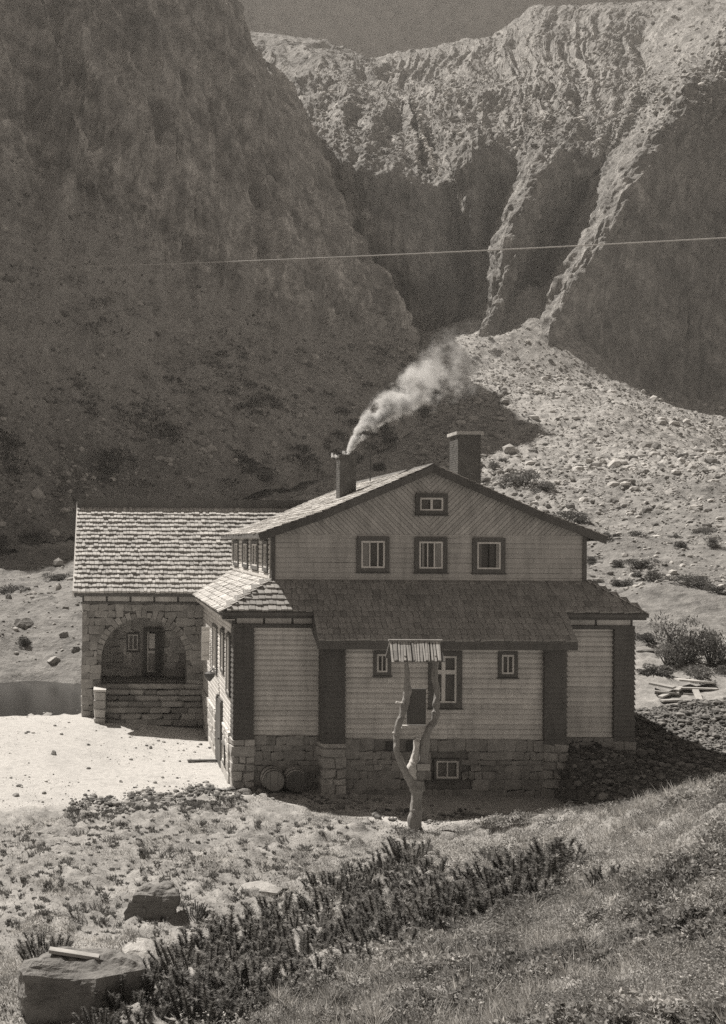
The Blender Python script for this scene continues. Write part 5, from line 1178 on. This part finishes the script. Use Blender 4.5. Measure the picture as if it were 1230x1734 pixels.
for px, py, w, h, lb in [(1165, 1120, 95, 1.2, 'loose pale-leaved shrub rising behind the timber pile'), (1205, 1128, 70, 1.3, 'tall leafy shrub at the right picture edge'), (1130, 1125, 60, .9, 'small leafy shrub between pillar and timber pile')]:
    q = on_ground(px, py, 36); s = w/FPX*q[1]; plant('leafy_shrub', SH[rng.randrange(2)], q, (s, s, s*h), lb, 'shrub')
# shadowed mountain foot: dark pine mats nobody could count
def pine_mats():
    r = np.random.default_rng(77); nv, nu = GL.shape[:2]; v = (np.abs(r.normal(0, 0.11, 6000))*nv).astype(int).clip(0, int(nv*.3)); u = (r.uniform(.3, .95, 6000)*nu).astype(int); p = GL[v, u]
    p = p[fbm(p[:, 0]*.16, p[:, 1]*.16, p[:, 2]*.16, 4, .6, 78) > 0.30]; k = 30; n = len(p); s = r.uniform(.3, 1.0, n)
    d = r.normal(size=(n, k, 3)); d /= np.linalg.norm(d, axis=2, keepdims=True); b = p[:, None] + d*s[:, None, None]*np.array([1.0, .8, .4]) + np.array([0, 0, .3]); o = d + np.array([0, 0, .6])
    V, F = tri_blades(b.reshape(-1, 3), (b+o*(s*.35)[:, None, None]).reshape(-1, 3), np.repeat(s*.22, k), r); m = np_mesh('pine_mats', V, F, False); fattr(m, 'rnd', np.repeat(r.uniform(0, .7, n*k), 3))
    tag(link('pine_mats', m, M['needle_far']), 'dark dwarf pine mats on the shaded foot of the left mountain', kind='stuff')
pine_mats()

# grass of the foreground
def grass(name, n, ya, yb, pa, pb, hl, hh, wd, label, seed, dens=None):
    r = np.random.default_rng(seed); X, Y = [], []; got = 0
    while got < n:
        y = ya*(yb/ya)**(r.uniform(0, 1, 60000)); px = r.uniform(pa, pb, 60000); x = (px-PPX)/FPX*y
        k = (r.uniform(0, 1, 60000) < dens(x, y, px)) & (r.uniform(0, 1, 60000) > yard_mask(x, y)*0.985); X.append(x[k]); Y.append(y[k]); got += k.sum()
    X = np.concatenate(X)[:n]; Y = np.concatenate(Y)[:n]; Z = ground_z(X, Y); B = np.stack([X, Y, Z-0.01], 1)
    h = r.uniform(hl, hh, n)*(0.7+0.5*sstep(-.4, .6, fbm(X*1.3, Y*1.3, 0, 3, .5, 71))); d = np.stack([r.normal(0, .55, n), r.normal(0, .55, n), np.ones(n)], 1); d /= np.linalg.norm(d, axis=1, keepdims=True)
    V, F = tri_blades(B, B+d*h[:, None], r.uniform(.6, 1.4, n)*wd, r)
    m = np_mesh(name, V, F, False); v = np.clip(r.normal(.38, .22, n) + fbm(X*2.2, Y*2.2, 0, 3, .55, 72)*.35, 0, 1); fattr(m, 'rnd', np.repeat(v, 3)); return tag(link(name, m, M['grass']), label, kind='stuff')
def right_d(x, y, px): return sstep(-0.4, 0.5, (px-620)/300.0 + fbm(x*.6, y*.6, 0, 3, .5, 73)*.5 + (1-sstep(12, 19, y))*0.6)*0.95 + 0.02
def left_d(x, y, px): return sstep(-.2, .55, fbm(x*.9, y*.9, 0, 4, .55, 74))*0.8 + 0.08
def heather(n):
    """low mat of leaflets held at uneven heights, in clumps"""
    r = np.random.default_rng(81); X, Y = [], []; got = 0
    while got < n:
        y = 8.2*(27/8.2)**r.uniform(0, 1, 60000); px = r.uniform(250, 1290, 60000); x = (px-PPX)/FPX*y
        c = fbm(x*3.2, y*3.2, 0, 3, .6, 75); k = (r.uniform(0, 1, 60000) < right_d(x, y, px)*(0.25+0.75*sstep(-.35, .45, c))) & (r.uniform(0, 1, 60000) > yard_mask(x, y)); X.append(x[k]); Y.append(y[k]); got += k.sum()
    X = np.concatenate(X)[:n]; Y = np.concatenate(Y)[:n]; c = sstep(-.5, .7, fbm(X*3.2, Y*3.2, 0, 3, .6, 75)); h = r.uniform(0, 1, n)**0.7*(0.05+0.17*c)
    B = np.stack([X, Y, ground_z(X, Y)+h], 1); d = np.stack([r.normal(0, .8, n), r.normal(0, .8, n), r.uniform(-.1, 1.0, n)], 1); d /= np.linalg.norm(d, axis=1, keepdims=True)
    L = r.uniform(.02, .05, n)*(0.6+1.1*sstep(-.3, .6, fbm(X*.8, Y*.8, 0, 3, .5, 79))); V, F = tri_blades(B, B+d*L[:, None], L*r.uniform(.5, .9, n), r); m = np_mesh('heather', V, F, False)
    fattr(m, 'rnd', np.repeat(np.clip(r.beta(1.1, 1.9, n) + fbm(X*.9, Y*.9, 0, 4, .6, 76)*.38, 0, 1), 3)); tag(link('heather', m, M['grass']), 'speckled heather mat on the right foreground slope', kind='stuff')
heather(330000)
def tufts(n):
    r = np.random.default_rng(85); y = 8.4*(24/8.4)**r.uniform(0, 1, n); px = r.uniform(450, 1290, n); x = (px-PPX)/FPX*y; ok = (r.uniform(0, 1, n) < right_d(x, y, px)*sstep(-.2, .4, fbm(x*.7, y*.7, 0, 3, .5, 86))); x, y = x[ok], y[ok]; n = len(x); k = 16; z = ground_z(x, y)
    a = r.uniform(0, 6.28, (n, k)); q = r.uniform(0, .06, (n, k)); B = np.stack([x[:, None]+q*np.cos(a), y[:, None]+q*np.sin(a), np.repeat(z[:, None], k, 1)], -1); h = r.uniform(.10, .30, (n, k))*r.uniform(.6, 1.1, (n, 1))
    d = np.stack([np.cos(a)*.6+r.normal(0, .2, (n, k)), np.sin(a)*.6+r.normal(0, .2, (n, k)), np.ones((n, k))], -1); T = B + d*h[..., None]
    V, F = tri_blades(B.reshape(-1, 3), T.reshape(-1, 3), np.full(n*k, .016), r); m = np_mesh('grass_tufts', V, F, False); fattr(m, 'rnd', np.repeat(np.clip(np.repeat(r.uniform(.35, .95, n), k)+r.normal(0, .12, n*k), 0, 1), 3)); tag(link('grass_tufts', m, M['grass']), 'pale arching grass tufts on the right foreground slope', kind='stuff')
tufts(5200)
grass('slope_grass', 45000, 8.2, 27, 300, 1290, 0.08, 0.22, 0.012, 'thin pale grass stalks among the heather on the right slope', 84, right_d)
grass('grass', 130000, 12, 30, -40, 1000, 0.025, 0.09, 0.018, 'short dry grass on the left foreground mound', 82, left_d)
# dark heather tussocks on the left mound
def tussocks():
    r = np.random.default_rng(83); B, T, R = [], [], []
    for i in range(1200):
        px, py = r.uniform(0, 640), 1375 + (r.uniform(0, 1)**1.2)*230
        if i % 4 == 0: px = r.uniform(110, 420); py = np.interp(px, [100, 200, 300, 360, 400], [1368, 1360, 1352, 1346, 1348]) + r.normal(0, 6)
        z0 = 0.5; y = (CAMZ-z0-0.15)*FPX/(py-PPY); x = (px-PPX)/FPX*y; z = gz(x, y); s = r.uniform(.03, .06) + r.pareto(3)*.04; s = min(s, .2); k = 34
        a = r.uniform(0, 6.28, k); q = np.sqrt(r.uniform(0, 1, k))*s; p = np.stack([x+q*np.cos(a), y+q*np.sin(a), np.full(k, z-.01)], 1); o = np.stack([r.normal(0, .5, k), r.normal(0, .5, k), r.uniform(.5, 1.2, k)], 1)
        B.append(p); T.append(p+o*s*0.95); R.append(np.clip(r.normal(.3, .22, k), 0, 1))
    B = np.concatenate(B); V, F = tri_blades(B, np.concatenate(T), np.full(len(B), .03), r); m = np_mesh('tussocks', V, F, False); fattr(m, 'rnd', np.repeat(np.concatenate(R), 3)); tag(link('tussocks', m, M['needle']), 'dark heather tussocks dotted over the left foreground mound', kind='stuff')
tussocks()

# ------------------------------------------------------------------ the cable across the valley
ca = Vector(P(143, 452, 143)); cb = Vector(P(1260, 401, 120)); pts = []
for i in range(41): u = i/40; p = ca.lerp(cb, u); p.z -= 0.25*4*u*(1-u); pts.append(p)
tag(link('cable', MB().tube(pts, 0.075, 6).mesh('cable'), M['cable']), 'thin pale steel cable strung across the valley above the hut', 'cable')
